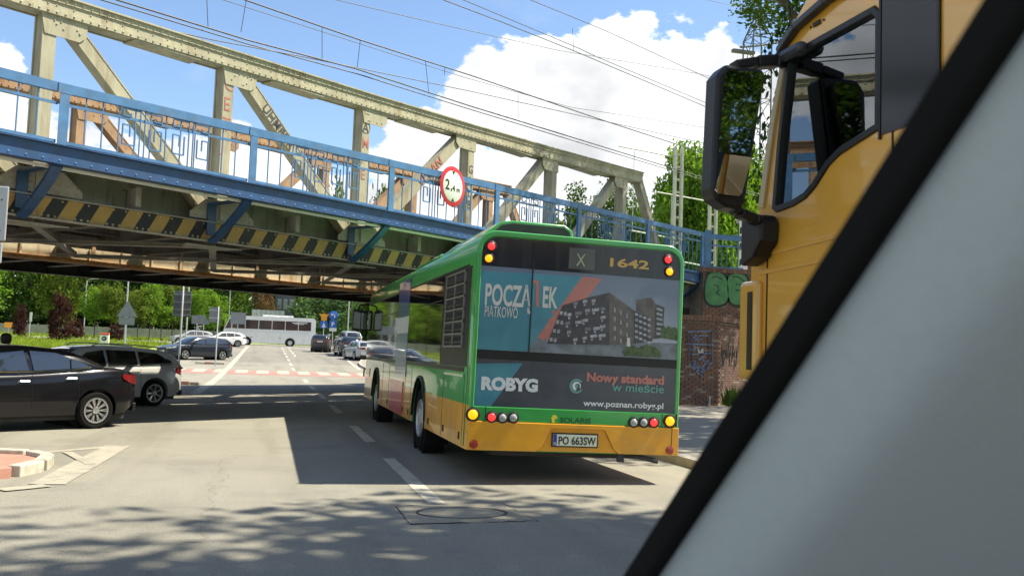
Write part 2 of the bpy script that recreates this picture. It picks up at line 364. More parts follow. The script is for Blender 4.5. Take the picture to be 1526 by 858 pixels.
# concrete slab with a round cover in the near lane
mh = thing('manhole_slab', 'square worn concrete slab with a round iron cover set in the near asphalt', 'manhole cover')
q0 = [gp(590, 754), gp(748, 750), gp(800, 776), gp(612, 781)]
M_slab = mat('worn concrete slab', (.30, .27, .20), .85, var=.15, scale=3, dirt=(.16, .145, .11), dirt_amt=.6, bump=.6)
MB().prism([q0[3], q0[2], q0[1], q0[0]], -.05, .006, 'z').build('slab', M_slab, mh)
cx_, cy_ = sum(q[0] for q in q0) / 4, sum(q[1] for q in q0) / 4
b = MB()
for k in range(40):
    a0, a1 = k * math.pi / 20, (k + 1) * math.pi / 20
    b.add([(cx_ + math.cos(t) * r, cy_ + math.sin(t) * r * .7, .011) for t in (a0, a1) for r in (.40, .425)], [(0, 1, 3, 2)])
b.build('cover_rim', M_dark, mh)
for i in range(4):
    a, c = Vector((*q0[i], .004)), Vector((*q0[(i + 1) % 4], .004)); pts = [a.lerp(c, t / 14) + Vector((random.uniform(-.012, .012), random.uniform(-.015, .015), 0)) for t in range(15)]
    MB().tube(pts, [random.uniform(.001, .007) for _ in pts], 5).build('joint_crack', M_dark, mh)
# ------------------------------------------------------------------ railway bridge (local x along the rails, y away from the camera)
BA = R(51.65)
BB = Vector((math.sin(BA), math.cos(BA), 0)); BN = Vector((-math.cos(BA), math.sin(BA), 0)); BK = .83; BP = Vector((-.9303 * BK, 22.4002 * BK, CAM.z * (1 - BK))); BRZ = math.atan2(BB.y, BB.x)
def bw(s, o, h): return BP + (BB * s + BN * o + Vector((0, 0, h))) * BK
def on_b(x, y, o):                                  # pixel -> (s, h) on the plane at offset o
    d = ray(x, y); P = BP + BN * (o * BK); t = (P - CAM).dot(BN) / d.dot(BN); p = CAM + d * t; return (p - BP).dot(BB) / BK, (p.z - BP.z) / BK
def bscale(o): o.scale = (BK, BK, BK); return o
def top_h(s): return 8.17 + .012 * (s + 5) + .0009 * max(0, s) ** 2
POSTS = [-17.5, -13.15, -8.8, -4.45, -.3, 4.05, 8.45, 12.9, 17.6]
bridge = thing('railway_truss_bridge', 'cream riveted steel truss railway bridge with black and yellow striped lower chord over the road', 'railway bridge', BP, BRZ); bscale(bridge)
def stripe_mat():
    m = bpy.data.materials.new('hazard stripes'); m.use_nodes = True; t = m.node_tree; b = t.nodes['Principled BSDF']; b.inputs['Roughness'].default_value = .6
    tc = N(t, 'ShaderNodeTexCoord'); s = N(t, 'ShaderNodeSeparateXYZ'); t.links.new(tc.outputs['Object'], s.inputs[0])
    v = math_node(t, 'SUBTRACT', s.outputs[0], math_node(t, 'MULTIPLY', s.outputs[2], .55))
    v = math_node(t, 'FRACT', math_node(t, 'DIVIDE', math_node(t, 'ADD', v, 100.33), .645))
    nz = N(t, 'ShaderNodeTexNoise'); nz.inputs['Scale'].default_value = 9; nz.inputs['Detail'].default_value = 8; t.links.new(tc.outputs['Object'], nz.inputs['Vector'])
    v = math_node(t, 'ADD', v, math_node(t, 'MULTIPLY', math_node(t, 'SUBTRACT', nz.outputs['Fac'], .5), .05))
    k = math_node(t, 'GREATER_THAN', v, .5)
    n2 = N(t, 'ShaderNodeTexNoise'); n2.inputs['Scale'].default_value = 3; n2.inputs['Detail'].default_value = 10; n2.inputs['Roughness'].default_value = .7; t.links.new(tc.outputs['Object'], n2.inputs['Vector'])
    r = N(t, 'ShaderNodeMapRange'); r.inputs['From Min'].default_value = .45; r.inputs['From Max'].default_value = .7; r.inputs['To Max'].default_value = .85; t.links.new(n2.outputs['Fac'], r.inputs['Value'])
    a = N(t, 'ShaderNodeMix', data_type='RGBA'); a.inputs[6].default_value = (.40, .26, .055, 1); a.inputs[7].default_value = (.012, .013, .013, 1); t.links.new(k, a.inputs[0])
    c = N(t, 'ShaderNodeMix', data_type='RGBA'); c.inputs[7].default_value = (.26, .17, .07, 1); t.links.new(a.outputs[2], c.inputs[6]); t.links.new(math_node(t, 'MULTIPLY', math_node(t, 'MULTIPLY', r.outputs[0], .55), math_node(t, 'SUBTRACT', 1.2, k)), c.inputs[0])
    t.links.new(c.outputs[2], b.inputs['Base Color']); return m
M_haz = stripe_mat()
RIV = []                                            # rivets of the bridge: (point, normal axis) heads collected into one mesh
def rivet(b, p, ax='y', r=.02, h=.014):
    x, y, z = p; n = 5; vs = []
    for j in range(n):
        a = 2 * math.pi * j / n; c, s_ = math.cos(a) * r, math.sin(a) * r
        vs.append((x + c, y, z + s_) if ax == 'y' else (x + c, y + s_, z))
    vs.append((x, y - h, z) if ax == 'y' else (x, y, z - h))
    b.add(vs, [(j, (j + 1) % n, n) for j in range(n)])
def truss(o, ms, riv, s_end=18.9, gus=True, tag_=''):
    d = o
    # top chord in lengths between posts
    cp = [-20] + POSTS + [s_end]
    for i in range(len(cp) - 1):
        a, c = cp[i], cp[i + 1]; b = MB()
        for (y0, y1, z0, z1) in ((d - .02, d + .02, -.42, -.03), (d + .38, d + .42, -.42, -.03), (d - .09, d + .49, -.035, 0), (d - .05, d + .45, -.055, -.035), (d + .04, d + .36, -.40, -.37)):
            vs = [(x, y, top_h(x) + z) for x, in ((a,), (c,)) for y, z in ((y0, z0), (y1, z0), (y1, z1), (y0, z1))]
            b.add(vs, [(0, 1, 2, 3), (7, 6, 5, 4), (0, 4, 5, 1), (1, 5, 6, 2), (2, 6, 7, 3), (3, 7, 4, 0)])
        # flange angles, set proud
        for z in (-.10, -.36):
            b.beam((a, d - .035, top_h(a) + z), (c, d - .035, top_h(c) + z), .028, .09)
        b.build('top_chord', ms, bridge)
        k = int((c - a) / .17)
        for j in range(k):
            x = a + (j + .5) * (c - a) / k
            for z in (-.10, -.36): rivet(riv, (x, d - .05, top_h(x) + z), r=.030, h=.026)
            if j % 2 == 0: rivet(riv, (x, d - .021, top_h(x) - .22), r=.026, h=.02)
    for a in (-7.3, -1.9, 1.7, 6.3, 10.7, 15.2):     # splice plates under the chord
        MB().beam((a - .8, d + .2, top_h(a) - .435), (a + .8, d + .2, top_h(a) - .435), .46, .03).build('splice_plate', ms, bridge)
    for i, s in enumerate(POSTS):
        b = MB(); z0, z1 = 3.9, top_h(s) - .40
        b.box((s - .115, d + .021, z0), (s + .135, d + .379, z1))
        b.box((s - .135, d + .02, z0), (s - .115, d + .07, z1)).box((s - .135, d + .33, z0), (s - .115, d + .38, z1))
        b.build('post', ms, bridge)
        if gus:
            gd = 1 if s < 6 else -1
            zt = top_h(s) - .385
            MB().prism([(s - .19, zt), (s + .19 + .55 * (gd > 0), zt), (s + (.74 if gd > 0 else .19), zt - .28), (s + .5 * (gd > 0) + .1, zt - .42), (s - .1, zt - .42)] if gd > 0 else
                       [(s - .74, zt), (s + .19, zt), (s + .19, zt - .42), (s - .6, zt - .42), (s - .74, zt - .28)], d + .001, d + .019).build('gusset_plate', ms, bridge)
            for q in range(9): rivet(riv, (s + gd * random.uniform(-.1, .62), d, zt - random.uniform(.05, .36)), r=.028, h=.022)
        z = 4.25
        MB().prism([(s - .85, z), (s + .85, z), (s + .85, z + .12), (s + .45, z + .46), (s - .45, z + .46), (s - .85, z + .12)], d - .03, d - .008).build('gusset_plate', M_lat if d == 0 else ms, bridge)
        for q in range(26): rivet(riv, (s + (q % 9 - 4) * .18, d - .03, z + .06 + (q // 9) * .12), r=.030, h=.024)
    pairs = []
    for i in range(len(POSTS) - 1):
        a, c = POSTS[i], POSTS[i + 1]
        if c < 5: pairs.append((a, top_h(a) - .4, c, 4.3))
        else: pairs.append((c, top_h(c) - .4, a, 4.3))
    pairs.append((s_end - .15, top_h(s_end) - .15, s_end + 2.7, 4.3))
    for (a, za, c, zc) in pairs:
        sh = .34 if c > a else -.34
        if a > 18: sh = 0
        p, q = Vector((a + sh, d + .2, za)), Vector((c - sh * .4, d + .2, zc)); b = MB()
        dv = (q - p).normalized(); nn = Vector((-dv.z, 0, dv.x))
        b.beam(p, q, .30, .27)
        for e in (-1, 1): b.beam(p + nn * e * .13 + Vector((0, -.152, 0)), q + nn * e * .13 + Vector((0, -.152, 0)), .016, .03)
        b.build('diagonal', ms, bridge)
rv = MB()
truss(0, M_steel, rv)
rv.build('rivets', M_steel, bridge)['kind'] = 'stuff'
rv = MB(); truss(6.5, M_steelr, rv); rv.build('rivets', M_steelr, bridge)['kind'] = 'stuff'
# lower chords
cp = [-20, -17.5, -13.15, -8.8, -4.45, -.3, 4.05, 8.45, 12.9, 17.6, 21.8]
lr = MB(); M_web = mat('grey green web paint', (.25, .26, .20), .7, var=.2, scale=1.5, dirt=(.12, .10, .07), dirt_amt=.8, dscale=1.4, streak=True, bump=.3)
for i in range(len(cp) - 1):
    a, c = cp[i], cp[i + 1] - .006
    b = MB(); b.box((a, -.02, 3.79), (c, .02, 4.18)).box((a, .36, 3.79), (c, .40, 4.18)); b.build('lower_chord', M_haz, bridge)
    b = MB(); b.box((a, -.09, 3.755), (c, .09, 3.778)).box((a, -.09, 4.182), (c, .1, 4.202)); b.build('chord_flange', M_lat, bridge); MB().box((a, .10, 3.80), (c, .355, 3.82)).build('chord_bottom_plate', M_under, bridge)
    MB().box((a, .45, 4.0), (c, .47, 4.855)).build('track_girder_web', M_web, bridge)
    k = int((c - a) / .13)
    for j in range(k):
        x = a + (j + .5) * (c - a) / k
        rivet(lr, (x, -.02, 3.83), r=.032, h=.028); rivet(lr, (x, -.055, 3.755), 'z', r=.028, h=.024); rivet(lr, (x, .45, 4.80), r=.024, h=.02)
        if j % 2: rivet(lr, (x, -.02, 4.14), r=.022)
lr.build('rivets', mat('worn rivet paint', (.42, .36, .22), .7, var=.3), bridge)['kind'] = 'stuff'
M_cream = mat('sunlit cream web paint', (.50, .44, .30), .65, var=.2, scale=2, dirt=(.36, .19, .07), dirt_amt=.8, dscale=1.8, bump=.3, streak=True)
# second truss lower chord: sunlit band painted cream, shaded web above painted dark; broken rusty flange plates
for i in range(len(cp) - 1):
    a, c = cp[i], cp[i + 1] - .006
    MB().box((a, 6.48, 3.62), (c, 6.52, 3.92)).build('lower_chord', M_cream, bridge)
    MB().box((a, 6.40, 3.575), (c, 6.95, 3.618)).build('chord_flange', M_rust, bridge)
    MB().box((a, 6.49, 3.925), (c, 6.52, 4.66)).build('shaded_web', M_under, bridge)  # shade on the upper web put in as darker steel
x = -19.5
while x < 21:
    L = random.uniform(1.4, 2.6)
    MB().box((x, 6.36, 3.52), (x + L, 7.0, 3.572)).build('flange_plate', M_rust, bridge); x += L + random.uniform(.25, .9)
    MB().box((x - .15, 6.45, 3.62), (x - .05, 6.479, 4.3)).build('stiffener', M_steelr, bridge)
xx = -19.4
while xx < 21: MB().box((xx, 6.44, 3.62), (xx + .05, 6.478, 3.92)).build('stiffener', M_cream, bridge); xx += .93
# floor: cross girders, stringers, deck panels, laterals
nodes = cp[1:-1]
mids = [(nodes[i] + nodes[i + 1]) / 2 for i in range(len(nodes) - 1)]
for s in nodes + mids:
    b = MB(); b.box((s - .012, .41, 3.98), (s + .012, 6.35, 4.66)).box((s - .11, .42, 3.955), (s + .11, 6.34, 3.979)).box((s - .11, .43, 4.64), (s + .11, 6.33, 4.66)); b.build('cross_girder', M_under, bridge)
    MB().box((s - .05, -.07, 4.275), (s - .02, .36, 4.68)).box((s - .10, -.075, 4.275), (s + .02, -.045, 4.68)).build('stiffener', M_lat, bridge)
rr = MB()
for s in nodes + mids:
    for k in range(38):
        rivet(rr, (s - .07, .6 + k * .15, 3.955), 'z', r=.025, h=.02); rivet(rr, (s + .07, .6 + k * .15, 3.955), 'z', r=.025, h=.02)
for o in (1.35, 2.6, 4.3, 5.2):
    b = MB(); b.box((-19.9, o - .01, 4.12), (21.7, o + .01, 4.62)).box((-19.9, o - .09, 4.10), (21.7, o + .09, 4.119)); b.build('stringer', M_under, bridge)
    for k in range(240): rivet(rr, (-19.5 + k * .17, o - .06, 4.10), 'z', r=.025, h=.02)
rr.build('rivets', M_lat, bridge)['kind'] = 'stuff'
for i in range(len(nodes) - 1):
    a, c = nodes[i], nodes[i + 1]; m_ = (a + c) / 2
    for (p, q) in (((a, .3), (c, 6.4)), ((a, 6.4), (c, .3))):
        z = 3.70 if p[1] < 1 else 3.66
        b = MB(); b.beam((p[0], p[1], z), (q[0], q[1], z), .17, .02); b.beam((p[0] + .06, p[1], z + .05), (q[0] + .06, q[1], z + .05), .02, .09); b.build('lateral_brace', M_lat, bridge)
    for (x, y) in ((a, .45), (a, 6.2)):
        MB().prism([(x - .75, y - .25), (x + .75, y - .25), (x + .4, y + .45), (x - .4, y + .45)] if y < 1 else [(x - .75, y + .2), (x + .75, y + .2), (x + .4, y - .4), (x - .4, y - .4)], 3.672, 3.692, 'z').build('lateral_plate', M_lat, bridge)
x = -19.8
while x < 21.5:
    MB().box((x, .02, 4.86), (x + 1.04, 3.55, 4.94)).build('deck_plate', M_deck, bridge); MB().box((x, 3.78, 4.86), (x + 1.04, 5.8, 4.94)).build('deck_plate', M_deck, bridge); MB().box((x, 6.06, 4.86), (x + 1.04, 6.47, 4.94)).build('deck_plate', M_deck, bridge); x += 1.06
for o in (2.55, 4.05):
    MB().box((-19.8, o - .035, 4.95), (21.6, o + .035, 5.1)).build('rail', M_dark, bridge)
M_navy = mat('darker blue', (.018, .065, .17), .45, var=.2, dirt=(.04, .06, .09), dirt_amt=.5, dscale=2.5)  # darker blue for the walkway beam and brackets
# walkway: fascia beam, floor planks, brackets
b = MB(); b.box((-19.8, -1.42, 4.62), (27, -1.395, 4.93)).box((-19.8, -1.50, 4.935), (27, -1.30, 4.955)).box((-19.8, -1.50, 4.60), (27, -1.30, 4.618)); b.build('walkway_beam', M_navy, bridge)
rb = MB()
for k in range(150): rivet(rb, (-19.5 + k * .3, -1.42, 4.67), r=.028, h=.022)
rb.build('rivets', M_blue, bridge)['kind'] = 'stuff'
x = -19.8
while x < 26:
    MB().box((x, -1.29, 4.87), (x + .985, -.12, 4.91)).build('walkway_plank', M_deck, bridge); x += 1.0
MB().box((-19.8, -1.22, 4.545), (21.6, -1.16, 4.60)).build('sunlit_edge_strip', M_white, bridge)  # pale bar added to imitate the sunlit plank edge
RP = [-18.0, -13.6, -9.2, -4.8, -.62, 3.62, 7.95, 12.3, 16.9, 21.4]
for s in RP:
    b = MB(); pts = [Vector((s, -1.34, 4.59)), Vector((s, -1.08, 4.36)), Vector((s, -.72, 4.10)), Vector((s, -.38, 3.88)), Vector((s, -.12, 3.74))]
    for i in range(4): b.beam(pts[i], pts[i + 1], .20, .07, (0, -1, .6))
    b.box((s - .09, -.09, 4.62), (s + .09, -1.38, 4.58)).box((s - .11, -.085, 3.9), (s + .11, -.045, 4.6))
    b.build('bracket', M_navy, bridge)

# ------------------------------------------------------------------ railing
def rail_h(s): return 6.08 + .022 * max(s + 5, 0)
railing = thing('blue_railing', 'blue metal railing with square key ornaments along the truss bridge walkway', 'railing', BP, BRZ); bscale(railing)
def railing_bay(parent, P, Q, zb0, zb1, zt0, zt1, n_bal, keys=True, y=0, mt=M_blue):
    """bay between two points (x) on local line y; z bottoms and tops at both ends"""
    L = Q - P
    def zt(x): return zt0 + (zt1 - zt0) * (x - P) / L
    def zb(x): return zb0 + (zb1 - zb0) * (x - P) / L
    b = MB(); b.beam((P, y, zt(P) - .09), (Q, y, zt(Q) - .09), .10, .17); b.build('handrail', mt, parent)
    MB().beam((P, y, zt(P) - .38), (Q, y, zt(Q) - .38), .03, .05).build('middle_rail', mt, parent)
    MB().beam((P, y, zb(P) + .05), (Q, y, zb(Q) + .05), .05, .06).build('bottom_rail', mt, parent)
    for i in range(1, n_bal):
        x = P + L * i / n_bal
        MB().box((x - .010, y - .010, zb(x) + .08), (x + .010, y + .010, zt(x) - .17)).build('baluster', mt, parent)
    if keys:
        for fx in (.37, .64):
            x = P + L * fx
            for e in (-.05, .05): MB().box((x + e - .010, y - .03, zb(x) + .08), (x + e + .010, y - .01, zt(x) - .17)).build('baluster', mt, parent)
            for sx_ in (-1, 1):
                m0 = zt(x) - .38
                for (c0, pts) in (((x + sx_ * .20), [(.0, -.14), (.0, -.52), (.26, -.52), (.26, -.14), (.11, -.14), (.11, -.36)]), ((x + sx_ * .10), [(.0, .17), (.36, .17), (.36, .04), (.20, .04), (.20, .10)])):
                    b = MB()
                    for k in range(len(pts) - 1):
                        u, v = pts[k], pts[k + 1]
                        b.beam((c0 + sx_ * (u[0] - .05), y - .02, m0 + u[1] - .0), (c0 + sx_ * (v[0] - .05), y - .02, m0 + v[1] - .0), .022, .026)
                    b.build('key_ornament', mt, parent)
M_blue2 = M_blue
for i in range(len(RP) - 1):
    a, c = RP[i], RP[i + 1]
    railing_bay(railing, a + .1, c - .1, 4.96, 4.96, rail_h(a), rail_h(c), 12, y=-1.4)
for s in RP:
    b = MB(); b.box((s - .09, -1.46, 4.957), (s + .09, -1.45, rail_h(s) - .17)).box((s - .012, -1.449, 4.957), (s + .012, -1.33, rail_h(s) - .17)).box((s - .13, -1.465, rail_h(s) - .19), (s + .13, -1.452, rail_h(s) - .01))
    b.build('rail_post', M_blue, railing)

# ------------------------------------------------------------------ height limit sign
M_red = mat('sign red', (.50, .02, .03), .4, var=.08); M_signw = mat('sign face', (.66, .74, .64), .4, var=.04); M_ink = mat('ink black', (.02, .02, .02), .5)
sc_, sh_ = on_b(675, 278, -1.56)
sg = thing('height_limit_sign', 'round red and white 2,4 m height limit sign on the blue railing', 'road sign', bw(sc_, -1.56, sh_), BRZ + R(3))
k = .56 * BK
disc(.98 * k, .02).build('red_ring', M_red, sg, 40, loc=(0, 0, 0))
disc(.76 * k, .02).build('sign_face', M_signw, sg, 40, loc=(0, -.006, 0))
text('2', .70 * k, M_ink, sg, (-.62 * k, -.010, -.20 * k), bold=.006, name='digit')
text(',', .6 * k, M_ink, sg, (-.20 * k, -.010, -.20 * k), bold=.004, name='comma')
text('4', .42 * k, M_ink, sg, (-.06 * k, -.010, -.22 * k), bold=.003, name='digit')
text('m', .36 * k, M_ink, sg, (.26 * k, -.010, -.22 * k), bold=.002, name='letter')
MB().prism([(-.12 * k, .74 * k), (.12 * k, .74 * k), (0, .56 * k)], -.012, -.007).build('top_arrow', M_ink, sg)
MB().prism([(-.12 * k, -.74 * k), (0, -.56 * k), (.12 * k, -.74 * k)], -.012, -.007).build('bottom_arrow', M_ink, sg)
MB().box((-.25, .02, -.06), (.25, .10, -.02)).build('sign_bracket', M_galv, sg)

# ------------------------------------------------------------------ second bridge behind
br2 = thing('plate_girder_bridge', 'dark plate girder railway bridge running behind the cream truss bridge', 'railway bridge', BP, BRZ); bscale(br2)
for nm, o0 in (('main_girder', 8.4), ('main_girder', 14.3)):
    b = MB(); b.box((-24, o0, 3.72), (22, o0 + .03, 4.8)).box((-24, o0 - .16, 3.69), (22, o0 + .19, 3.718)).box((-24, o0 - .16, 4.802), (22, o0 + .19, 4.83))
    x = -23.5
    while x < 21.8: b.box((x, o0 - .1, 3.72), (x + .02, o0 - .002, 4.8)); x += 1.1
    b.build(nm, M_dark, br2)
rr = MB(); x = -23
while x < 21.5:
    MB().box((x - .012, 8.44, 3.95), (x + .012, 14.28, 4.5)).build('cross_girder', M_dark, br2); MB().box((x - .12, 8.44, 3.93), (x + .12, 14.28, 3.949)).build('girder_flange', M_under, br2)
    for k in range(30): rivet(rr, (x - .08, 8.6 + k * .19, 3.93), 'z', r=.05, h=.04)
    x += 1.62
rr.build('rivets', M_lat, br2)['kind'] = 'stuff'
x = -23.9
while x < 21.5: MB().box((x, 8.45, 4.52), (x + 1.6, 14.27, 4.6)).build('deck_plate', M_dark, br2); x += 1.62
for o in (10.6, 12.1): MB().box((-23.9, o - .04, 4.6), (21.5, o + .04, 4.75)).build('rail', M_dark, br2)
# graffiti lettering on the truss
M_gr = mat('red marker paint', (.42, .16, .12), .6, var=.3); M_gk = mat('dark marker paint', (.06, .06, .06), .6, var=.3)
def wr(s, size, m, s0, h0, ang=0, y=-.004, sxs=1, bold=.001): 
    t = text(s, size, m, bridge, (s0, y, h0), (R(90), 0, 0), sxs, bold, name='graffiti'); t.rotation_euler = (R(90), -ang, 0); return t
for i, ch in enumerate('AMPE'): wr(ch, .40, M_gr if i else M_gk, 4.05 - .13, 7.22 - i * .42, y=.016, sxs=.85)
b = MB(); b.lathe([(.17, 0), (.155, 0), (.155, .004), (.17, .004), (.17, 0)], axis='y', n=20, cap=False); b.build('graffiti', M_gk, bridge, loc=(4.03, .014, 7.37))
for i, ch in enumerate('CETJ'): wr(ch, .46, M_gr, -.3 - .12, 7.28 - i * .47, y=.016, sxs=.8)
for i, ch in enumerate('GRUB'): wr(ch, .36, M_gk, 8.45 - .11, 6.9 - i * .36, y=.016, sxs=.8)
for s_, ch, sz, (a_, c_), m_, fr in ((0, 'VEGAN', .42, ((4.2, 4.3), (8.1, top_h(8.4) - .4)), M_gr, .52), (1, 'UHMPCR', .34, ((0.04, top_h(-.3) - .4), (3.9, 4.3)), M_gk, .18)):
    p = Vector((a_[0], 0, a_[1])); q = Vector((c_[0], 0, c_[1])); d = (q - p).normalized(); an = math.atan2(d.z, d.x)
    c = p + (q - p) * fr - Vector((-d.z, 0, d.x)) * .12
    t = text(ch, sz, m_, bridge, (c.x, .034, c.z), bold=.004, sxs=.9, name='graffiti'); t.rotation_euler = (R(90), -an, 0)

# ------------------------------------------------------------------ city bus
bus = thing('city_bus', 'green and yellow city bus seen from behind with a building advert across its back', 'bus', (2.2, 10.4, .045)); bus.rotation_euler = (0, R(1.05), 0)
M_bg = mat('bus green', (.045, .34, .070), .28, var=.06, coat=.7, dirt=(.06, .25, .07), dirt_amt=.4, dscale=1.2)
M_by = mat('bus yellow', (.72, .34, .022), .32, var=.07, coat=.5, dirt=(.38, .24, .09), dirt_amt=.5, dscale=1.6)
M_bd = mat('bus black glass', (.022, .021, .020), .13, var=.2, spec=.5, dirt=(.06, .05, .045), dirt_amt=.7, dscale=2.5, streak=True)
def ring(off=0):
    z0 = .34; w = 2.55; pts = [(off, z0), (off, .84), (off, 1.24), (off, 2.50)]
    for k in range(1, 8):
        a = k / 8 * math.pi / 2; pts.append((.24 - (.24 - off) * math.cos(a) * 1, 2.53 + (.30 - off) * math.sin(a)))
    pts.append((.42, 2.838 - off))
    full = pts + [(w - x, z) for x, z in reversed(pts)]
    return full
prof = ring()
b = MB(); n_ = len(prof); ys_ = [.0, .05, 11.6, 11.85, 12.0]; ins = [.03, 0, 0, .04, .16]
vs = []
for y, i_ in zip(ys_, ins):
    for x, z in prof: vs.append((1.275 + (x - 1.275) * (1 - i_ / 1.275), y, z if z < .4 else z - i_ * .4))
fs = []; ms = []
for j in range(len(ys_) - 1):
    for i in range(n_):
        k = (i + 1) % n_; fs.append((j * n_ + i, j * n_ + k, (j + 1) * n_ + k, (j + 1) * n_ + i))
        za, zc = prof[i][1], prof[k][1]; ms.append(1 if max(za, zc) <= .85 else 0)
fs += [tuple(range(n_)), tuple(range((len(ys_) - 1) * n_, len(ys_) * n_))]; ms += [0, 0]
b.v = [Vector(v) for v in vs]; b.f = fs; b.m = ms
body = b.build('body', [M_bg, M_by], bus)
c = MB()
for y in (3.55, 9.35): c.lathe([(.60, -.1), (.60, .34)], c=(0, y, .44), axis='x', n=32); c.lathe([(.60, 2.21), (.60, 2.65)], c=(0, y, .44), axis='x', n=32)
for y in (3.55, 9.35):
    c.box((-.1, y - .60, .1), (.34, y + .60, .44)); c.box((2.21, y - .60, .1), (2.65, y + .60, .44))
cut(body, c)
for p in body.data.polygons: p.use_smooth = True
body.data.set_sharp_from_angle(angle=R(35))
# wheels
def make_wheel(r=.48, w=.26, rim=.30, spokes=0, m_rim=M_alloy):
    t = MB().lathe([(rim, -w / 2 + .01), (r * .9, -w / 2), (r * .985, -w / 2 + .03), (r, -w / 4), (r, w / 4), (r * .985, w / 2 - .03), (r * .9, w / 2), (rim, w / 2 - .01), (rim, -w / 2 + .01)], axis='x', n=36, cap=False).mesh('tyre', M_rubber, 35)
    b = MB()
    if spokes:
        b.lathe([(rim + .004, -w / 2 - .002), (rim + .004, -w / 2 + .02), (rim - .022, -w / 2 + .06), (rim - .03, -w / 2 + .03), (rim - .02, -w / 2 - .002), (rim + .004, -w / 2 - .002)], axis='x', n=36, cap=False)
        for k in range(spokes):
            a = 2 * math.pi * k / spokes
            for e in (-.09, .09):
                b.beam((-w / 2 + .035, .05 * math.cos(a), .05 * math.sin(a)), (-w / 2 + .01, (rim - .02) * math.cos(a + e), (rim - .02) * math.sin(a + e)), .016, .028, (1, 0, 0))
        b.lathe([(.06, -w / 2 + .005), (.055, -w / 2 - .004), (.03, -w / 2 - .006)], axis='x', n=16)
        d = MB().lathe([(rim, -w / 2 + .07), (rim, -w / 2 + .08)], axis='x', n=24).mesh('brake_disc', M_dark)
    else:
        b.lathe([(rim, -w / 2 + .02), (rim - .02, -w / 2 - .01), (rim - .05, -w / 2 + .05), (rim * .55, -w / 2 + .07), (rim * .5, -w / 2 + .0), (.05, -w / 2 - .02), (.001, -w / 2 - .02)], axis='x', n=32, cap=False)
        for k in range(10): a = k * math.pi / 5; b.lathe([(.016, -.02), (.016, .02)], c=(-w / 2 + .03, rim * .68 * math.cos(a), rim * .68 * math.sin(a)), axis='x', n=8)
        d = None
    return t, b.mesh('rim', m_rim, 35), d
def put_wheel(parent, meshes, loc, flip=False, rz=0):
    t = link(meshes[0], 'wheel', parent, 0, loc); t.rotation_euler = (0, 0, (math.pi if flip else 0) + rz)
    link(meshes[1], 'rim', t)
    if meshes[2]: link(meshes[2], 'brake_disc', t)
    return t
bwm = make_wheel(.48, .28, .285, 0, mat('bus wheel rim', (.5, .5, .48), .45, .5, var=.15, dirt=(.2, .17, .13), dirt_amt=.6, dscale=6))
for y in (3.55, 9.35):
    put_wheel(bus, bwm, (.165, y, .435)); put_wheel(bus, bwm, (2.385, y, .48), True)
    for x0 in (0.005, 2.225):
        b = MB(); ar = []
        for k in range(13): a = math.pi * k / 12; ar.append((y + .61 * math.cos(a), .44 + .61 * math.sin(a)))
        for k in range(12):
            (y0, z0), (y1, z1) = ar[k], ar[k + 1]; b.beam((x0 - .012 if x0 < 1 else 2.56, y0, z0), (x0 - .012 if x0 < 1 else 2.56, y1, z1), .03, .035, (1, 0, 0))
        b.build('arch_trim', M_black, bus)
b = MB(); b.box((.36, .3, .26), (2.19, 11.5, .36)); b.build('underfloor', M_dark, bus)
for y in (3.55, 9.35):
    for x0 in (.004, 2.20): MB().lathe([(.599, x0 + .02), (.599, x0 + .33), (.585, x0 + .33), (.585, x0 + .02), (.599, x0 + .02)], c=(0, y, .44), axis='x', n=32, cap=False).build('wheel_arch_liner', M_black, bus)
    for x0 in (.345, 2.19): MB().box((x0, y - .6, .3), (x0 + .012, y + .6, 1.04)).build('wheel_arch_liner', M_black, bus)
# side glazing (left side, x just outside 0) and the right side
for sx_ in (0, 1):
    X0 = -.012 if sx_ == 0 else 2.552; X1 = X0 + .010
    for (a, c_) in ((1.92, 3.05), (3.07, 5.02), (6.42, 7.9), (7.92, 9.2), (9.22, 10.35), (10.37, 11.55)):
        MB().box((X0, a, 1.26), (X1, c_, 2.43)).build('side_window', M_glass, bus)
    MB().box((X0 + .002, .36, 1.20), (X1 - .002, 11.6, 1.255)).build('window_seal', M_black, bus)
    MB().box((X0 + .002, .36, 2.432), (X1 - .002, 11.6, 2.46)).build('window_seal', M_black, bus)
    for y in (3.05, 5.02, 6.40, 7.9, 9.2, 10.35): MB().box((X0 + .001, y, 1.26), (X1 - .001, y + .02, 2.43)).build('window_seal', M_black, bus)
    for y in (1.95, 3.1, 6.45, 7.95): MB().box((X0 - .004, y + .02, 2.10), (X0 - .0005, y + .95, 2.115)).build('vent_frame', M_black, bus)
# louvre grille
gr_ = MB(); gr_.box((-.010, .20, 1.26), (-.002, 1.90, 2.43)); gr_.build('grille_panel', M_black, bus)
M_grf = mat('grille frame', (.22, .22, .21), .4, .3, var=.1)
for y in (.48, 1.07, 1.66): MB().box((-.030, y - .02, 1.50), (-.011, y + .02, 2.40)).build('grille_frame', M_grf, bus)
for k in range(7): MB().box((-.032, .46, 1.485 + k * .15), (-.012, 1.68, 1.505 + k * .15)).build('grille_frame', M_grf, bus)
for k in range(6):
    for (y0, y1) in ((.505, 1.045), (1.095, 1.635)):
        MB().prism([(-.011, 1.52 + k * .15), (-.028, 1.53 + k * .15), (-.028, 1.56 + k * .15), (-.011, 1.61 + k * .15)], y0, y1).build('louvre_slat', M_black, bus)
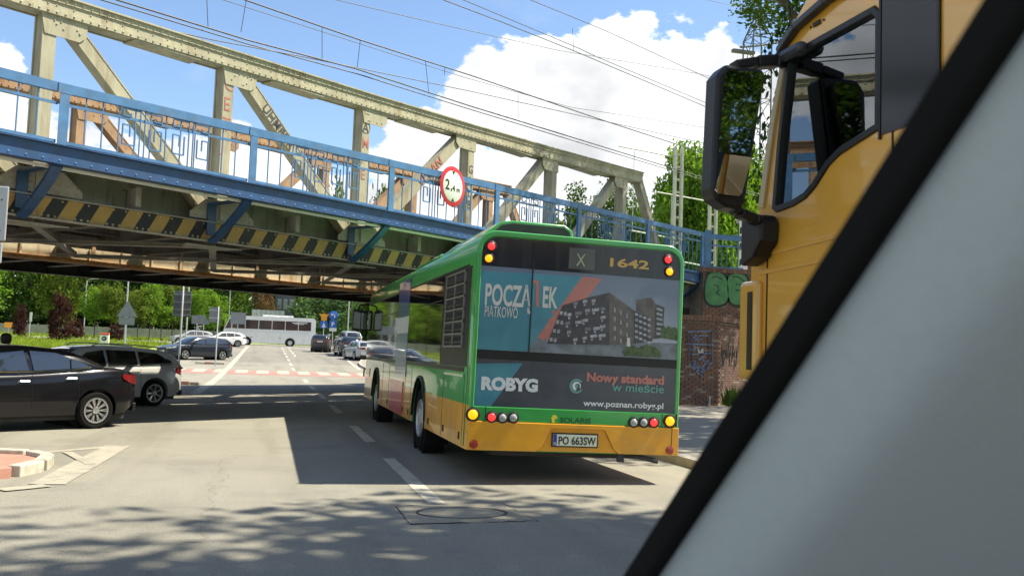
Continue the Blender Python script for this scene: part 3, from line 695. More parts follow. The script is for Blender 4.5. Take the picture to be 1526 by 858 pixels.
# adverts on the left side
M_adb = mat('advert blue', (.03, .06, .28), .3, var=.1, coat=.5); M_adw = mat('advert white', (.80, .80, .82), .3, var=.06, coat=.5); M_adr = mat('advert red', (.55, .03, .06), .3, var=.1, coat=.4); M_adg = mat('advert grey blue', (.22, .30, .38), .3, var=.1, coat=.5)
MB().box((-.013, 5.06, 2.0), (-.003, 6.38, 2.62)).build('side_advert', M_adb, bus)
MB().box((-.013, 5.06, 1.72), (-.003, 6.38, 1.998)).build('side_advert', M_adw, bus)
MB().box((-.013, 5.06, 1.0), (-.003, 6.38, 1.718)).build('side_advert', M_adg, bus)
MB().box((-.013, 5.3, .36), (-.003, 6.9, .90)).build('side_advert', M_adr, bus)
# body side seams and hatches
for y in (.30, 1.62, 4.4, 5.1, 7.2, 8.2): MB().box((-.003, y, .36), (.004, y + .012, 1.19)).build('panel_seam', M_black, bus)
for (y0, y1, z0, z1) in ((.36, 1.58, .40, 1.14),):
    b = MB(); b.box((-.012, y0, z1), (-.001, y1, z1 + .03)); b.build('hatch_lip', M_bg, bus)
for y in (.42, 1.45, 2.6, 4.55, 5.2, 7.3): MB().box((-.010, y, .42), (-.001, y + .07, .50)).build('latch', M_black, bus)
MB().box((-.012, .15, .37), (-.002, .165, 2.4)).build('panel_seam', M_bg, bus)
# open front door leaf area and front parts
MB().box((-.05, 11.62, .8), (-.012, 11.66, 1.0)).build('side_marker', mat('amber', (.75, .28, .02), .3), bus)
MB().box((.12, 12.0, 1.05), (2.43, 12.03, 2.5)).build('windscreen', M_glass, bus)
for x0, x1, y in ((-.36, -.16, 11.75), (-.18, .03, 12.18)):
    mi = MB(); mi.prism([(x0, 1.88), (x1, 1.86), (x1, 2.26), (x1 - .03, 2.34), (x0 + .03, 2.36), (x0, 2.3)], y, y + .12); m_ = mi.build('mirror', M_black, bus, bevel=.02)
    MB().prism([(x0 + .02, 1.91), (x1 - .02, 1.89), (x1 - .02, 2.26), (x0 + .02, 2.3)], y - .006, y - .001).build('mirror_glass', mat('bus mirror', (.10, .11, .11), .08, .6), m_)
MB().tube([(-.26, 11.85, 2.3), (-.2, 11.9, 2.45), (.1, 11.9, 2.5)], .02).tube([(.0, 12.22, 2.3), (.1, 12.1, 2.45), (.2, 12.0, 2.5)], .02).build('mirror_arm', M_black, bus)
# roof pod and roof hatches
b = MB(); pod = [(.16, 2.80), (.22, 2.88), (.40, 3.03), (.55, 3.06), (1.22, 3.06), (1.32, 3.0), (1.36, 2.84), (1.36, 2.78), (.16, 2.78)]
b.prism(pod, .62, 3.4); b.build('roof_pod', M_bg, bus, bevel=.02, smooth=30)
pod2 = [(.27, 2.86), (.42, 2.99), (.56, 3.02), (1.21, 3.02), (1.28, 2.97), (1.31, 2.86)]
MB().prism(pod2, .60, .615).build('pod_grille', M_dark, bus)
MB().box((.3, 4.2, 2.82), (2.2, 6.6, 2.98)).build('roof_unit', M_bg, bus, bevel=.05)
MB().box((.6, 7.6, 2.82), (1.8, 8.4, 2.90)).build('roof_hatch', M_bg, bus, bevel=.03)
# rear face --------------------------------------------------------
def rim_poly(x0, x1, z0, z1, r, k=6):
    pts = [(x0, z0), (x1, z0)]
    for i in range(k + 1): a = math.pi / 2 * i / k; pts.append((x1 - r + r * math.cos(a), z1 - r + r * math.sin(a)))
    for i in range(k + 1): a = math.pi / 2 * (1 + i / k); pts.append((x0 + r + r * math.cos(a), z1 - r + r * math.sin(a)))
    return pts
FR = []                                              # green hoop standing proud round the rear
outer = rim_poly(.006, 2.544, .66, 2.832, .22, 8); inner = rim_poly(.055, 2.495, .66, 2.765, .18, 8)
b = MB(); n_ = len(outer); vs = [(x, -.03, z) for x, z in outer] + [(x, -.03, z) for x, z in inner] + [(x, .02, z) for x, z in outer] + [(x, .02, z) for x, z in inner]
fs = []
for i in range(1, n_):
    j = (i + 1) % n_
    fs += [(i, j, n_ + j, n_ + i), (i, 2 * n_ + i, 2 * n_ + j, j), (n_ + i, n_ + j, 3 * n_ + j, 3 * n_ + i)]
b.add(vs, fs); b.build('rear_hoop', M_bg, bus, smooth=35, bevel=.012)
top = rim_poly(.06, 2.49, 2.42, 2.755, .18, 8)
MB().prism(top, -.016, .005).build('rear_upper_panel', M_bd, bus)
M_seam = M_black
def adgrad():                                       # printed advert sheet, colours only
    m = bpy.data.materials.new('advert sky print'); m.use_nodes = True; t = m.node_tree; b = t.nodes['Principled BSDF']; b.inputs['Roughness'].default_value = .22
    tc = N(t, 'ShaderNodeTexCoord'); s = N(t, 'ShaderNodeSeparateXYZ'); t.links.new(tc.outputs['Object'], s.inputs[0])
    nz = N(t, 'ShaderNodeTexNoise'); nz.inputs['Scale'].default_value = 3; nz.inputs['Detail'].default_value = 6; t.links.new(tc.outputs['Object'], nz.inputs['Vector'])
    r = N(t, 'ShaderNodeMapRange'); r.inputs['From Min'].default_value = 1.6; r.inputs['From Max'].default_value = 2.4
    t.links.new(math_node(t, 'ADD', s.outputs[2], math_node(t, 'MULTIPLY', nz.outputs['Fac'], .35)), r.inputs['Value'])
    a = N(t, 'ShaderNodeMix', data_type='RGBA'); a.inputs[6].default_value = (.42, .46, .52, 1); a.inputs[7].default_value = (.15, .19, .25, 1); t.links.new(r.outputs[0], a.inputs[0])
    t.links.new(a.outputs[2], b.inputs['Base Color']); return m
M_ads = adgrad()
ad = MB(); ad.box((.03, -.018, 1.47), (2.535, -.002, 2.418)); adp = ad.build('rear_advert', M_ads, bus)
M_teal = mat('print teal', (.07, .235, .29), .22, var=.12, scale=1, dirt=(.09, .28, .34), dirt_amt=.6, dscale=.9); M_coral = mat('print coral', (.42, .17, .14), .3, var=.08); M_pale = mat('print pale', (.52, .52, .48), .35, var=.06)
M_pgr = mat('print charcoal', (.07, .08, .095), .25, var=.12, dirt=(.04, .042, .05), dirt_amt=.6, dscale=1.2)
M_pb = mat('print dark building', (.055, .055, .06), .3, var=.3, scale=12); M_pb2 = mat('print brown building', (.11, .10, .09), .3, var=.3, scale=10); M_pw = mat('print balcony white', (.30, .32, .35), .3, var=.35, scale=22)
M_pw2 = mat('print balcony grey', (.16, .17, .19), .3, var=.35, scale=22)
M_pt = mat('print trees', (.05, .09, .03), .4, var=.5, scale=25, dirt=(.14, .17, .08), dirt_amt=.8, dscale=22); M_pd = mat('print road', (.16, .19, .21), .3, var=.3, scale=7, dirt=(.06, .08, .09), dirt_amt=.7, dscale=5)
def flat(poly, m, lay, parent, name='print_shape'): return MB().prism(poly, -.0185 - lay * .0008, -.0181 - lay * .0008 + .0003).build(name, m, parent)
def PX(x, y):
    u, z = PX0(x, y); z -= .045; th = R(1.05); return (u * math.cos(th) - z * math.sin(th), u * math.sin(th) + z * math.cos(th))
def PX0(x, y):                                        # photograph pixel -> (u, z) on the rear plane
    d = ray(x, y); p = CAM + d * ((10.385) / d.y); return (p.x - 2.2, p.z)
def fp(pts, m, lay, name='print_shape'):
    q = [PX(*p) for p in pts]; q = [(min(2.53, max(.032, u)), min(2.417, max(1.472, z))) if lay < 20 else (u, z) for u, z in q]
    return flat(q, m, lay, bus, name)
fp([(700, 402), (868, 412), (784, 530), (696, 526)], M_teal, 1, 'print_teal_field')
fp([(868, 412), (897, 415), (812, 530), (784, 530)], M_coral, 1, 'print_coral_band')
fp([(800, 503), (1012, 512), (1012, 545), (784, 531)], M_pd, 2, 'print_street')
fp([(815, 512), (838, 455), (877, 443), (908, 436), (908, 514)], M_pb, 3, 'print_building')
fp([(908, 436), (944, 462), (944, 512), (908, 514)], M_pb2, 3, 'print_building')
fp([(944, 462), (972, 475), (972, 508), (944, 512)], M_pb, 3, 'print_building')
fp([(948, 447), (970, 443), (976, 451), (975, 505), (966, 505), (966, 472), (948, 463)], M_pb2, 4, 'print_building')
fp([(975, 452), (990, 458), (987, 503), (975, 505)], M_pb, 3, 'print_building')
for r_ in range(5):
    for cc in range(5):
        x = 843 + cc * 12.5 + (r_ % 2) * 2 + random.uniform(-1.6, 1.6); y = 453 - cc * 2.3 + r_ * 13.5 + random.uniform(-1.2, 1.2); jw = random.uniform(-3.5, 2)
        if random.random() < .12: continue
        fp([(x, y), (x + 9 + jw, y - 1), (x + 9 + jw, y + 3.4), (x, y + 4.4)], random.choice((M_pw, M_pw, M_pw2)), 5, 'print_balcony'); fp([(x + 1, y + 5.5), (x + 4, y + 5), (x + 4, y + 8), (x + 1, y + 8.5)], M_pw, 5, 'print_window')
for r_ in range(4):
    for cc in range(3):
        x = 915 + cc * 9; y = 458 + cc * 4.5 + r_ * 14
        fp([(x, y), (x + 2, y + .6), (x + 2, y + 7), (x, y + 6.5)], M_pw, 5, 'print_window')
for r_ in range(5):
    for cc in range(4):
        x = 946 + cc * 6.2; y = 466 + cc * 2.5 + r_ * 8.5
        if cc < 4: fp([(x, y), (x + 4.5, y + 1.2), (x + 4.5, y + 4.5), (x, y + 3.5)], M_pw, 6, 'print_balcony')
for r_ in range(6): fp([(978, 458 + r_ * 7.5), (987, 461 + r_ * 7), (987, 464 + r_ * 7), (978, 461 + r_ * 7.5)], M_pw, 6, 'print_balcony')
for r_ in range(4):
    for cc in range(4): x = 822 - r_ * 5 + cc * 6; y = 462 + r_ * 13 + cc; fp([(x, y), (x + 4, y - .5), (x + 4, y + 5), (x, y + 5.5)], M_coral if cc < 2 else M_pw, 6, 'print_balcony')
tr_ = [(984, 503)] + [(984 + k * 4, 490 - 7 * abs(math.sin(k * 1.7)) + k * .6) for k in range(7)] + [(1013, 508)]
fp(tr_, M_pt, 7, 'print_trees')
fp([(927, 524), (932, 517), (941, 514), (950, 518), (962, 513), (974, 516), (983, 522), (985, 532), (930, 530)], M_pt, 7, 'print_trees')
fp([(934, 503), (938, 503), (939, 516), (934, 516)], M_pale, 8, 'print_figure')
def bt(s, px, py, h_px, m, sxs=1, bold=.006, shear=0, end=None, name='advert_lettering', y=-.026, sp=1):
    """lettering on the rear: baseline pixel (px,py), cap height in pixels, optional right end pixel"""
    u, z = PX(px, py); size = h_px / 131.0 / .729
    t = text(s, size, m, bus, (u, y, z), bold=bold, shear=shear, name=name, depth=.0008, spacing=sp)
    if end is not None:
        w = max(v.co.x for v in t.data.vertices); ue = PX(end, py)[0]
        t.scale.x = (ue - u) / w
    else: t.scale.x = sxs
    return t
bt('POCZĄ', 721, 453, 32, M_pale, bold=.009, end=791)
u, z = PX(797, 456)
fp([(794, 417), (803, 418), (803, 457), (798, 457), (798, 422), (794, 422)], M_coral, 9, 'advert_lettering')
bt('EK', 807, 457, 32, M_pale, bold=.009, end=830)
bt('PIĄTKOWO', 721, 471, 16.5, M_pale, bold=.001, end=771)
# black strip and lower advert
MB().box((.03, -.022, 1.368), (2.53, -.001, 1.468)).build('black_strip', M_black, bus)
MB().box((.02, -.018, .835), (2.54, -.001, 1.366)).build('lower_advert', M_pgr, bus)
t_ = [PX(700, 541), PX(779, 541), PX(731, 611), PX(696, 611)]; t_ = [(max(.022, u), min(1.364, max(.837, z))) for u, z in t_]
flat(t_, M_teal, 1, bus, 'print_teal_field')
M_pl2 = mat('print light', (.62, .66, .66), .35, var=.06); M_mint = mat('print mint', (.12, .30, .27), .35, var=.08)
bt('ROBYG', 716, 579, 18, M_pl2, bold=.011, end=801)
bt('Nowy standard', 873, 567, 13, M_coral, bold=.006, end=989)
bt('w mieście', 912, 582, 13, M_mint, bold=.002, end=989)
bt('www.poznan.robyg.pl', 869, 604, 9, M_pl2, bold=.002, end=988)
for (x, y, x2) in ((873, 567, 882),): pass
cx_, cz_ = PX(859, 575)
for (r0, r1, a0, a1, m_, off) in ((.060, .085, 40, 330, M_mint, 0), (.030, .052, -30, 260, M_pl2, .01), (.0, .022, 0, 360, M_mint, .01)):
    b = MB()
    for k in range(20):
        a, c_ = R(a0 + (a1 - a0) * k / 20), R(a0 + (a1 - a0) * (k + 1) / 20)
        b.add([(cx_ + r1 * math.cos(a), -.0215, cz_ + r1 * math.sin(a)), (cx_ + r1 * math.cos(c_), -.0215, cz_ + r1 * math.sin(c_)), (cx_ + off + r0 * math.cos(c_), -.0215, cz_ + r0 * math.sin(c_)), (cx_ + off + r0 * math.cos(a), -.0215, cz_ + r0 * math.sin(a))], [(0, 1, 2, 3)])
    b.build('advert_emblem', m_, bus)
# vertical seam of the engine lid
MB().box((.655, -.0285, 1.47), (.668, -.017, 2.72)).build('lid_seam', M_black, bus)
# number and route window
M_num = mat('gold number', (.62, .40, .10), .4, var=.1); M_bord = mat('route window', (.085, .088, .075), .2, var=.15); M_x = mat('route flap yellow', (.35, .36, .22), .5, var=.1)
bt('1642', 903, 396, 13, M_num, bold=.004, end=967, y=-.020, name='fleet_number')
for (a_, c_, yy) in ((903, 914, 396), (934, 934, 0),):
    pass
u0, z0 = PX(847, 400); u1, z1 = PX(887, 372); MB().box((u0, -.022, z0), (u1, -.0165, z1)).build('route_window', M_bord, bus)
t = bt('X', 858, 396, 20, M_x, bold=.0, end=872, y=-.024, name='route_letter')
M_lr = mat('lit red lamp', (.85, .03, .03), .3, emit=.6); M_la = mat('lit amber lamp', (1, .27, .004), .3, emit=.9); M_lo = mat('unlit red lamp', (.30, .03, .02), .2, coat=.8); M_lc = mat('clear lamp', (.34, .36, .34), .15, var=.3, scale=40, coat=.8)
def lamp(px, py, r, m, name, y=-.017):
    u, z = PX(px, py); hs = MB().lathe([(r * 1.5, 0), (r * 1.5, -.012), (r * 1.15, -.02), (r * 1.02, -.012)], axis='y', n=24).build('lamp_bezel', M_black, bus, 35, loc=(u, y, z))
    MB().lathe([(r, -.012), (r * .93, -.024), (r * .7, -.031), (r * .3, -.035), (.001, -.036)], axis='y', n=24).build(name, m, hs, 60)
lamp(732, 367, .043, M_lr, 'rear_lamp'); lamp(728, 385, .043, M_la, 'indicator_lamp'); lamp(995, 387, .043, M_lr, 'rear_lamp'); lamp(997, 405, .043, M_la, 'indicator_lamp')
MB().box((.02, -.03, .672), (2.53, -.001, .832)).build('lamp_strip', M_bg, bus, bevel=.008)
for px, py, r, m_, nm in ((704, 617, .055, M_la, 'indicator_lamp'), (732, 621, .045, M_lr, 'rear_lamp'), (748, 622, .045, M_lc, 'reversing_lamp'), (764, 622, .045, M_lc, 'fog_lamp'), (943, 629, .045, M_lc, 'fog_lamp'), (958, 629, .045, M_lc, 'reversing_lamp'), (973, 629, .045, M_lr, 'rear_lamp'), (997, 627, .055, M_la, 'indicator_lamp')): lamp(px, py, r, m_, nm, -.031)
for u in (.185, 2.33): MB().box((u, -.0325, .675), (u + .008, -.0305, .83)).build('panel_seam', M_black, bus)
M_mg = mat('moulded green lettering', (.012, .12, .03), .4); M_my = mat('yellow dog mark', (.7, .6, .05), .4)
bt('SOLARIS', 833, 629, 8, M_mg, bold=.003, end=880, y=-.033, name='maker_lettering')
fp_ = [PX(*p) for p in [(822, 629), (821, 621), (824, 618), (829, 619), (830, 623), (826, 624), (826, 629)]]
MB().prism(fp_, -.036, -.0305).build('maker_emblem', M_my, bus)
# bumper with the number plate recess
def bump_poly(): return [(.0, .345), (.80, .345), (.86, .40), (.955, .60), (.985, .615), (1.60, .615), (1.63, .60), (1.74, .40), (1.80, .345), (2.55, .345), (2.55, .668), (.0, .668)]
MB().prism(bump_poly(), -.045, -.001).build('bumper', M_by, bus, bevel=.008)
MB().prism([(.81, .35), (.865, .40), (.96, .60), (.985, .612), (1.6, .612), (1.625, .60), (1.735, .40), (1.79, .35)], -.014, -.002).build('plate_recess', M_by, bus)
MB().box((.985, -.03, .405), (1.545, -.015, .565)).build('plate_frame', M_black, bus)
pl = MB().box((1.0, -.036, .420), (1.53, -.031, .550)).build('number_plate', mat('number plate', (.66, .70, .56), .4, var=.04), bus)
MB().box((1.002, -.0375, .422), (1.045, -.0362, .548)).build('plate_band', M_adb, pl)
t = text('PO 663SW', .125, M_ink, pl, (1.06, -.0385, .437), bold=.002, name='plate_lettering'); t.scale.x = .455 / max(v.co.x for v in t.data.vertices)
t = text('PL', .035, M_pale, pl, (1.006, -.0385, .433), bold=.001, name='plate_lettering')
for px, py in ((705, 661), (996, 670)):
    u, z = PX(px, py); MB().lathe([(.05, 0), (.047, -.012), (.02, -.016), (.001, -.016)], axis='y', n=20).build('reflector', M_lo, bus, 50, loc=(u, -.046, z))
MB().box((2.455, -.0465, .35), (2.463, -.0452, .665)).build('panel_seam', M_black, bus)
MB().box((1.80, -.02, .25), (1.88, .02, .35)).build('tow_eye', M_dark, bus)
MB().tube([(2.0, .1, .33), (2.2, -.01, .29), (2.3, -.03, .27)], .03).build('exhaust_pipe', M_dark, bus)
for x0 in (.02, 2.2): MB().box((x0, 3.0 - .12, .12), (x0 + .33, 3.0 - .10, .5)).build('mud_flap', M_rubber, bus)
# ------------------------------------------------------------------ yellow lorry on the right
truck = thing('lorry', 'yellow lorry cab with a long black door mirror, close on the right', 'lorry', (2.92, 0, 0))
M_ty = mat('lorry yellow', (.80, .40, .045), .3, var=.05, coat=.8, dirt=(.45, .24, .06), dirt_amt=.25, dscale=2)
M_tb = mat('lorry grey trim', (.045, .05, .055), .45, var=.15)
def glass_mat(name, tint, mixf=.45):
    m = bpy.data.materials.new(name); m.use_nodes = True; t = m.node_tree
    for q in list(t.nodes): t.nodes.remove(q)
    tr = N(t, 'ShaderNodeBsdfTransparent'); tr.inputs[0].default_value = (*tint, 1); gl = N(t, 'ShaderNodeBsdfGlossy'); gl.inputs['Roughness'].default_value = .01; gl.inputs['Color'].default_value = (.9, .95, 1, 1)
    fr = N(t, 'ShaderNodeFresnel'); fr.inputs['IOR'].default_value = 1.9
    mx = N(t, 'ShaderNodeMixShader'); t.links.new(math_node(t, 'ADD', fr.outputs[0], mixf, clamp=True), mx.inputs[0]); t.links.new(tr.outputs[0], mx.inputs[1]); t.links.new(gl.outputs[0], mx.inputs[2])
    o = N(t, 'ShaderNodeOutputMaterial'); t.links.new(mx.outputs[0], o.inputs[0]); return m
M_seat = mat('grey seat cloth', (.20, .22, .23), .9, var=.1)
M_tg = glass_mat('lorry glass', (.86, 1.0, 1.0), .07)
def holed(outer, holes, x0, x1, name, m, parent, bevel=0):
    """plate in the (y,z) plane from x0 to x1 with holes"""
    bm = bmesh.new(); edges = []
    for loop in [outer] + holes:
        vs = [bm.verts.new((x0, p[0], p[1])) for p in loop]
        edges += [bm.edges.new((vs[i], vs[(i + 1) % len(vs)])) for i in range(len(vs))]
    r = bmesh.ops.triangle_fill(bm, use_beauty=True, use_dissolve=False, edges=edges)
    fc = [f for f in bm.faces]
    ex = bmesh.ops.extrude_face_region(bm, geom=fc); vv = [g for g in ex['geom'] if isinstance(g, bmesh.types.BMVert)]
    bmesh.ops.translate(bm, vec=(x1 - x0, 0, 0), verts=vv); bmesh.ops.recalc_face_normals(bm, faces=bm.faces)
    me = bpy.data.meshes.new(name); bm.to_mesh(me); bm.free(); me.materials.append(m); return link(me, name, parent, bevel)
def inset_poly(P, d):
    n_ = len(P); c = [sum(p[0] for p in P) / n_, sum(p[1] for p in P) / n_]; out = []
    for i in range(n_):
        a, b_, c2 = Vector(P[i - 1]), Vector(P[i]), Vector(P[(i + 1) % n_])
        e1 = (b_ - a).normalized(); e2 = (c2 - b_).normalized(); n1 = Vector((-e1.y, e1.x)); n2 = Vector((-e2.y, e2.x)); nn = (n1 + n2).normalized(); k = d / max(.3, nn.dot(n1)); out.append(tuple(b_ + nn * k))
    return out
win = [(5.07, 2.40), (5.02, 2.80), (4.93, 3.27), (4.86, 3.30), (4.10, 3.30), (4.05, 3.25), (4.05, 2.66), (4.16, 2.64), (4.38, 2.60), (4.50, 2.55), (4.62, 2.46), (4.72, 2.41), (4.85, 2.385), (5.03, 2.375)]
outer = [(5.33, .95), (5.36, 1.6), (5.34, 2.1), (5.25, 2.45), (5.12, 2.95), (4.99, 3.34), (4.90, 3.47), (4.74, 3.58), (4.4, 3.68), (3.9, 3.74), (3.05, 3.76), (3.05, .95)]
area = lambda P: sum(P[i][0] * P[(i + 1) % len(P)][1] - P[(i + 1) % len(P)][0] * P[i][1] for i in range(len(P)))
if area(win) < 0: win = win[::-1]
rwin = win
holed(outer, [win], 0, .05, 'cab_side', M_ty, truck, .012)
holed(outer, [rwin], 2.40, 2.45, 'cab_side', M_ty, truck, .012)
seal_o = inset_poly(win, -.006); seal_i = inset_poly(win, .032)
holed(seal_o, [seal_i], -.012, .03, 'window_seal', M_black, truck, .004)
MB().prism(inset_poly(win, .02), .018, .024, 'x').build('door_window', M_tg, truck)
MB().prism(inset_poly(win, .02), 2.42, 2.426, 'x').build('door_window', M_tg, truck)
# front with windscreen, roof, back
front = [(5.33, .95), (5.36, 1.6), (5.34, 2.1), (5.25, 2.45)]
b = MB(); b.prism([(5.27, .95), (5.33, .95), (5.36, 1.6), (5.34, 2.1), (5.25, 2.45), (5.19, 2.45)], .051, 2.399, 'x'); b.build('cab_front', M_ty, truck)
b = MB(); b.prism([(5.24, 2.455), (5.20, 2.455), (4.97, 3.33), (5.0, 3.33)], .06, 2.39, 'x'); b.build('windscreen', M_tg, truck)
b = MB(); b.prism([(4.99, 3.34), (4.90, 3.47), (4.74, 3.58), (4.4, 3.68), (3.9, 3.74), (3.06, 3.76), (3.06, 3.71), (3.9, 3.69), (4.4, 3.63), (4.7, 3.53), (4.85, 3.43), (4.94, 3.33)], .051, 2.399, 'x'); b.build('cab_roof', M_ty, truck)
MB().box((.051, 3.06, .95), (2.399, 3.11, 3.70)).build('cab_back', M_ty, truck)
MB().box((.051, 3.12, .95), (2.399, 5.26, 1.25)).build('cab_floor', M_tb, truck)
b = MB(); b.box((.1, 4.7, 1.26), (2.3, 5.18, 2.25)); b.build('dashboard', M_tb, truck, bevel=.05)
for x in (.45, 1.65):
    MB().box((x, 3.75, 1.9), (x + .5, 3.9, 2.75)).box((x, 3.9, 1.8), (x + .5, 4.35, 1.95)).build('seat', M_seat, truck, bevel=.06)
    MB().box((x + .1, 3.76, 2.78), (x + .4, 3.88, 3.02)).build('headrest', M_seat, truck, bevel=.05)
# black B pillar panel and side glass
MB().box((-.008, 3.62, 2.62), (-.001, 4.03, 3.33)).build('side_panel', mat('smoked panel', (.012, .020, .034), .12, var=.05, spec=.25), truck)
for y in (4.035, 3.605): MB().box((-.012, y, 2.60), (-.001, y + .015, 3.36)).build('panel_trim', M_black, truck)
# grey roof edge moulding, rain gutter
b = MB(); pts = [Vector((-.02, 5.0, 3.345)), Vector((-.03, 4.80, 3.43)), Vector((-.03, 4.5, 3.475)), Vector((-.03, 4.0, 3.50)), Vector((-.03, 3.2, 3.51))]
for i in range(4): b.beam(pts[i], pts[i + 1], .05, .045)
b.build('gutter_moulding', M_tb, truck, bevel=.01)
for y, z in ((4.62, 3.39),): 
    MB().box((-.012, y - .035, z - .012), (-.001, y + .035, z + .014)).build('maker_badge', M_black, truck, bevel=.004)
    for e in (-.065, .065): MB().lathe([(.008, 0), (.006, -.006)], c=(-.001, y + e, z), axis='x', n=8).build('badge_stud', M_black, truck)
# A pillar cover, door crease, door seams, lower steps
b = MB(); pp = [(5.24, 2.42), (5.12, 2.92), (4.985, 3.31)]
for i in range(2): b.beam((-.006, pp[i][0] - .035, pp[i][1]), (-.006, pp[i + 1][0] - .035, pp[i + 1][1]), .022, .06, (0, 1, .2))
b.build('pillar_cover', mat('pale pillar cover', (.55, .42, .20), .35, var=.1, coat=.4), truck, bevel=.006)
for (y0, z0, y1, z1) in ((5.22, 2.13, 3.1, 2.20), (5.25, 2.02, 3.1, 2.08)):
    MB().beam((-.004, y0, z0), (-.004, y1, z1), .012, .03).build('door_crease', M_ty, truck, bevel=.005)
MB().beam((-.001, 5.13, 2.36), (-.001, 5.14, 1.0), .006, .012).build('door_seam', M_black, truck)
MB().beam((-.001, 3.95, 2.64), (-.001, 3.93, 1.0), .006, .012).build('door_seam', M_black, truck)
b = MB(); b.box((-.05, 5.18, 1.35), (.02, 5.40, 1.97)); b.build('wind_deflector', M_ty, truck, bevel=.03)
MB().box((-.056, 5.22, 1.42), (-.04, 5.275, 1.90)).build('deflector_slot', M_black, truck)
for x in (-.02, 1.95): MB().box((x, 3.0, .35), (x + .52, 5.3, .94)).build('step_panel', M_tb, truck, bevel=.03)
MB().box((.4, -4.2, .7), (2.05, 5.0, .93)).build('chassis', M_dark, truck)
MB().box((0, -4.4, 1.0), (2.45, 2.85, 3.6)).build('cargo_body', M_ty, truck, bevel=.03)
twm = make_wheel(.50, .3, .29)
for y in (4.2, -2.2): put_wheel(truck, twm, (.2, y, .5)); put_wheel(truck, twm, (2.25, y, .5), True)
MB().prism([(5.05, 2.0), (5.05, 1.2), (5.09, 1.2), (5.09, 2.0)], 2.47, 2.5, 'x').build('far_trim', M_black, truck)
# mirror: housing with main and wide angle glass, arms, bracket
t = [at(1063, 290, 4.9), at(1112, 306, 4.9), at(1140, 106, 4.9), at(1082, 98, 4.9), at(1070, 112, 4.9)]
P = [(p.x - 2.92, p.z) for p in t]
hp = [(P[0][0] + .01, P[0][1] - .02), (P[0][0] + .09, P[0][1] - .065), (P[1][0] - .03, P[1][1] - .03), (P[1][0], P[1][1] + .03), (P[2][0] + .005, P[2][1] - .02), (P[2][0] - .01, P[2][1] + .01), (P[3][0], P[3][1] + .012), (P[4][0] - .005, P[4][1]), (P[0][0] - .01, P[0][1] + .04)]
mir = MB().prism(hp, 4.90, 5.06).build('mirror_housing', M_black, truck, bevel=.022)
def q_(x, y): p = at(x, y, 4.885); return (p.x - 2.92, p.z)
M_mir = mat('mirror glass', (.33, .36, .38), .015, 1, var=.0)
def mglass(pts, name, tilt, tv=0):
    b = MB(); c = [sum(p[0] for p in pts) / len(pts), sum(p[1] for p in pts) / len(pts)]
    yo = 4.893 - abs(tilt) * .10 - tv * .12; vs = [(p[0], yo + (p[0] - c[0]) * tilt - (p[1] - c[1]) * tv, p[1]) for p in pts] + [(p[0], 4.899, p[1]) for p in pts]; n_ = len(pts)
    b.add(vs, [tuple(range(n_)), tuple(range(2 * n_ - 1, n_ - 1, -1))] + [(i, n_ + i, n_ + (i + 1) % n_, (i + 1) % n_) for i in range(n_)]); b.build(name, M_mir, mir)
mglass([q_(1072, 226), q_(1110, 232), q_(1133, 118), q_(1128, 112), q_(1086, 105), q_(1081, 112)], 'main_mirror', -.30)
mglass([q_(1066, 282), q_(1070, 289), q_(1099, 293), q_(1103, 289), q_(1112, 238), q_(1074, 232)], 'wide_mirror', -.12, .20)
def tr(x, y, X=2.9): d = ray(x, y); p = CAM + d * (X / d.x); return p
a = MB(); v3 = lambda p: Vector((p.x - 2.92, p.y, p.z))
up = [v3(at(1092, 99, 4.97)), v3(at(1125, 94, 4.97)), v3(at(1160, 92, 4.97)), Vector((-.02, 4.93, 3.27))]
for i in range(3): a.beam(up[i], up[i + 1], .10, .055 + .015 * i)
a.build('mirror_arm', M_black, truck, bevel=.012)
MB().box((-.07, 4.70, 3.25), (-.001, 5.0, 3.32)).build('mirror_mount', M_tb, truck, bevel=.03)
a = MB(); lo = [v3(at(1085, 300, 4.98)), v3(at(1100, 318, 4.98)), v3(at(1122, 326, 5.0)), Vector((-.06, 5.1, 2.31))]
for i in range(3): a.beam(lo[i], lo[i + 1], .09, .055)
a.build('mirror_arm', M_black, truck, bevel=.015)
MB().prism([(5.24, 2.36), (5.03, 2.35), (4.99, 2.30), (5.0, 2.19), (5.09, 2.10), (5.24, 2.05)], -.13, -.001, 'x').build('mirror_mount', M_black, truck, bevel=.02)

# ------------------------------------------------------------------ windscreen pillar of the car the picture is taken from
pil = thing('windscreen_pillar', 'blurred pale grey windscreen pillar with a black rubber edge at the right, very close', 'car pillar', (0, 0, 0))
M_trim = mat('pale grey headliner', (.72, .82, .90), .85, var=.02, scale=60, bump=.2, bscale=400)
A0, A1 = Vector((.432, 1.047, 1.207)), Vector((.456, .497, 1.705)); dv = (A1 - A0)
A0 = A0 - dv * .35; A1 = A1 + dv * .25
def strip(off, name, m, sections, bevel=0):
    """sections: (x, up) offsets across the pillar, swept along it"""
    u = dv.normalized(); side = Vector((1, 0, 0)); nrm_ = side.cross(u).normalized()
    if nrm_.y > 0: nrm_ = -nrm_                       # towards the camera and down
    b = MB(); n_ = len(sections); vs = []; K = 12
    for k in range(K + 1):
        p = A0.lerp(A1, k / K); bow = Vector((0, 0, .003 * math.sin(math.pi * k / K)))
        for (sx_, nx) in sections: vs.append(p + bow + side * (sx_ + .004 * math.sin(math.pi * k / K)) + nrm_ * nx)
    fs = [(k * n_ + i, k * n_ + (i + 1) % n_, (k + 1) * n_ + (i + 1) % n_, (k + 1) * n_ + i) for k in range(K) for i in range(n_)]
    fs += [tuple(range(n_)), tuple(range(K * n_, K * n_ + n_))]
    b.add(vs, fs); return b.build(name, m, pil, 50)
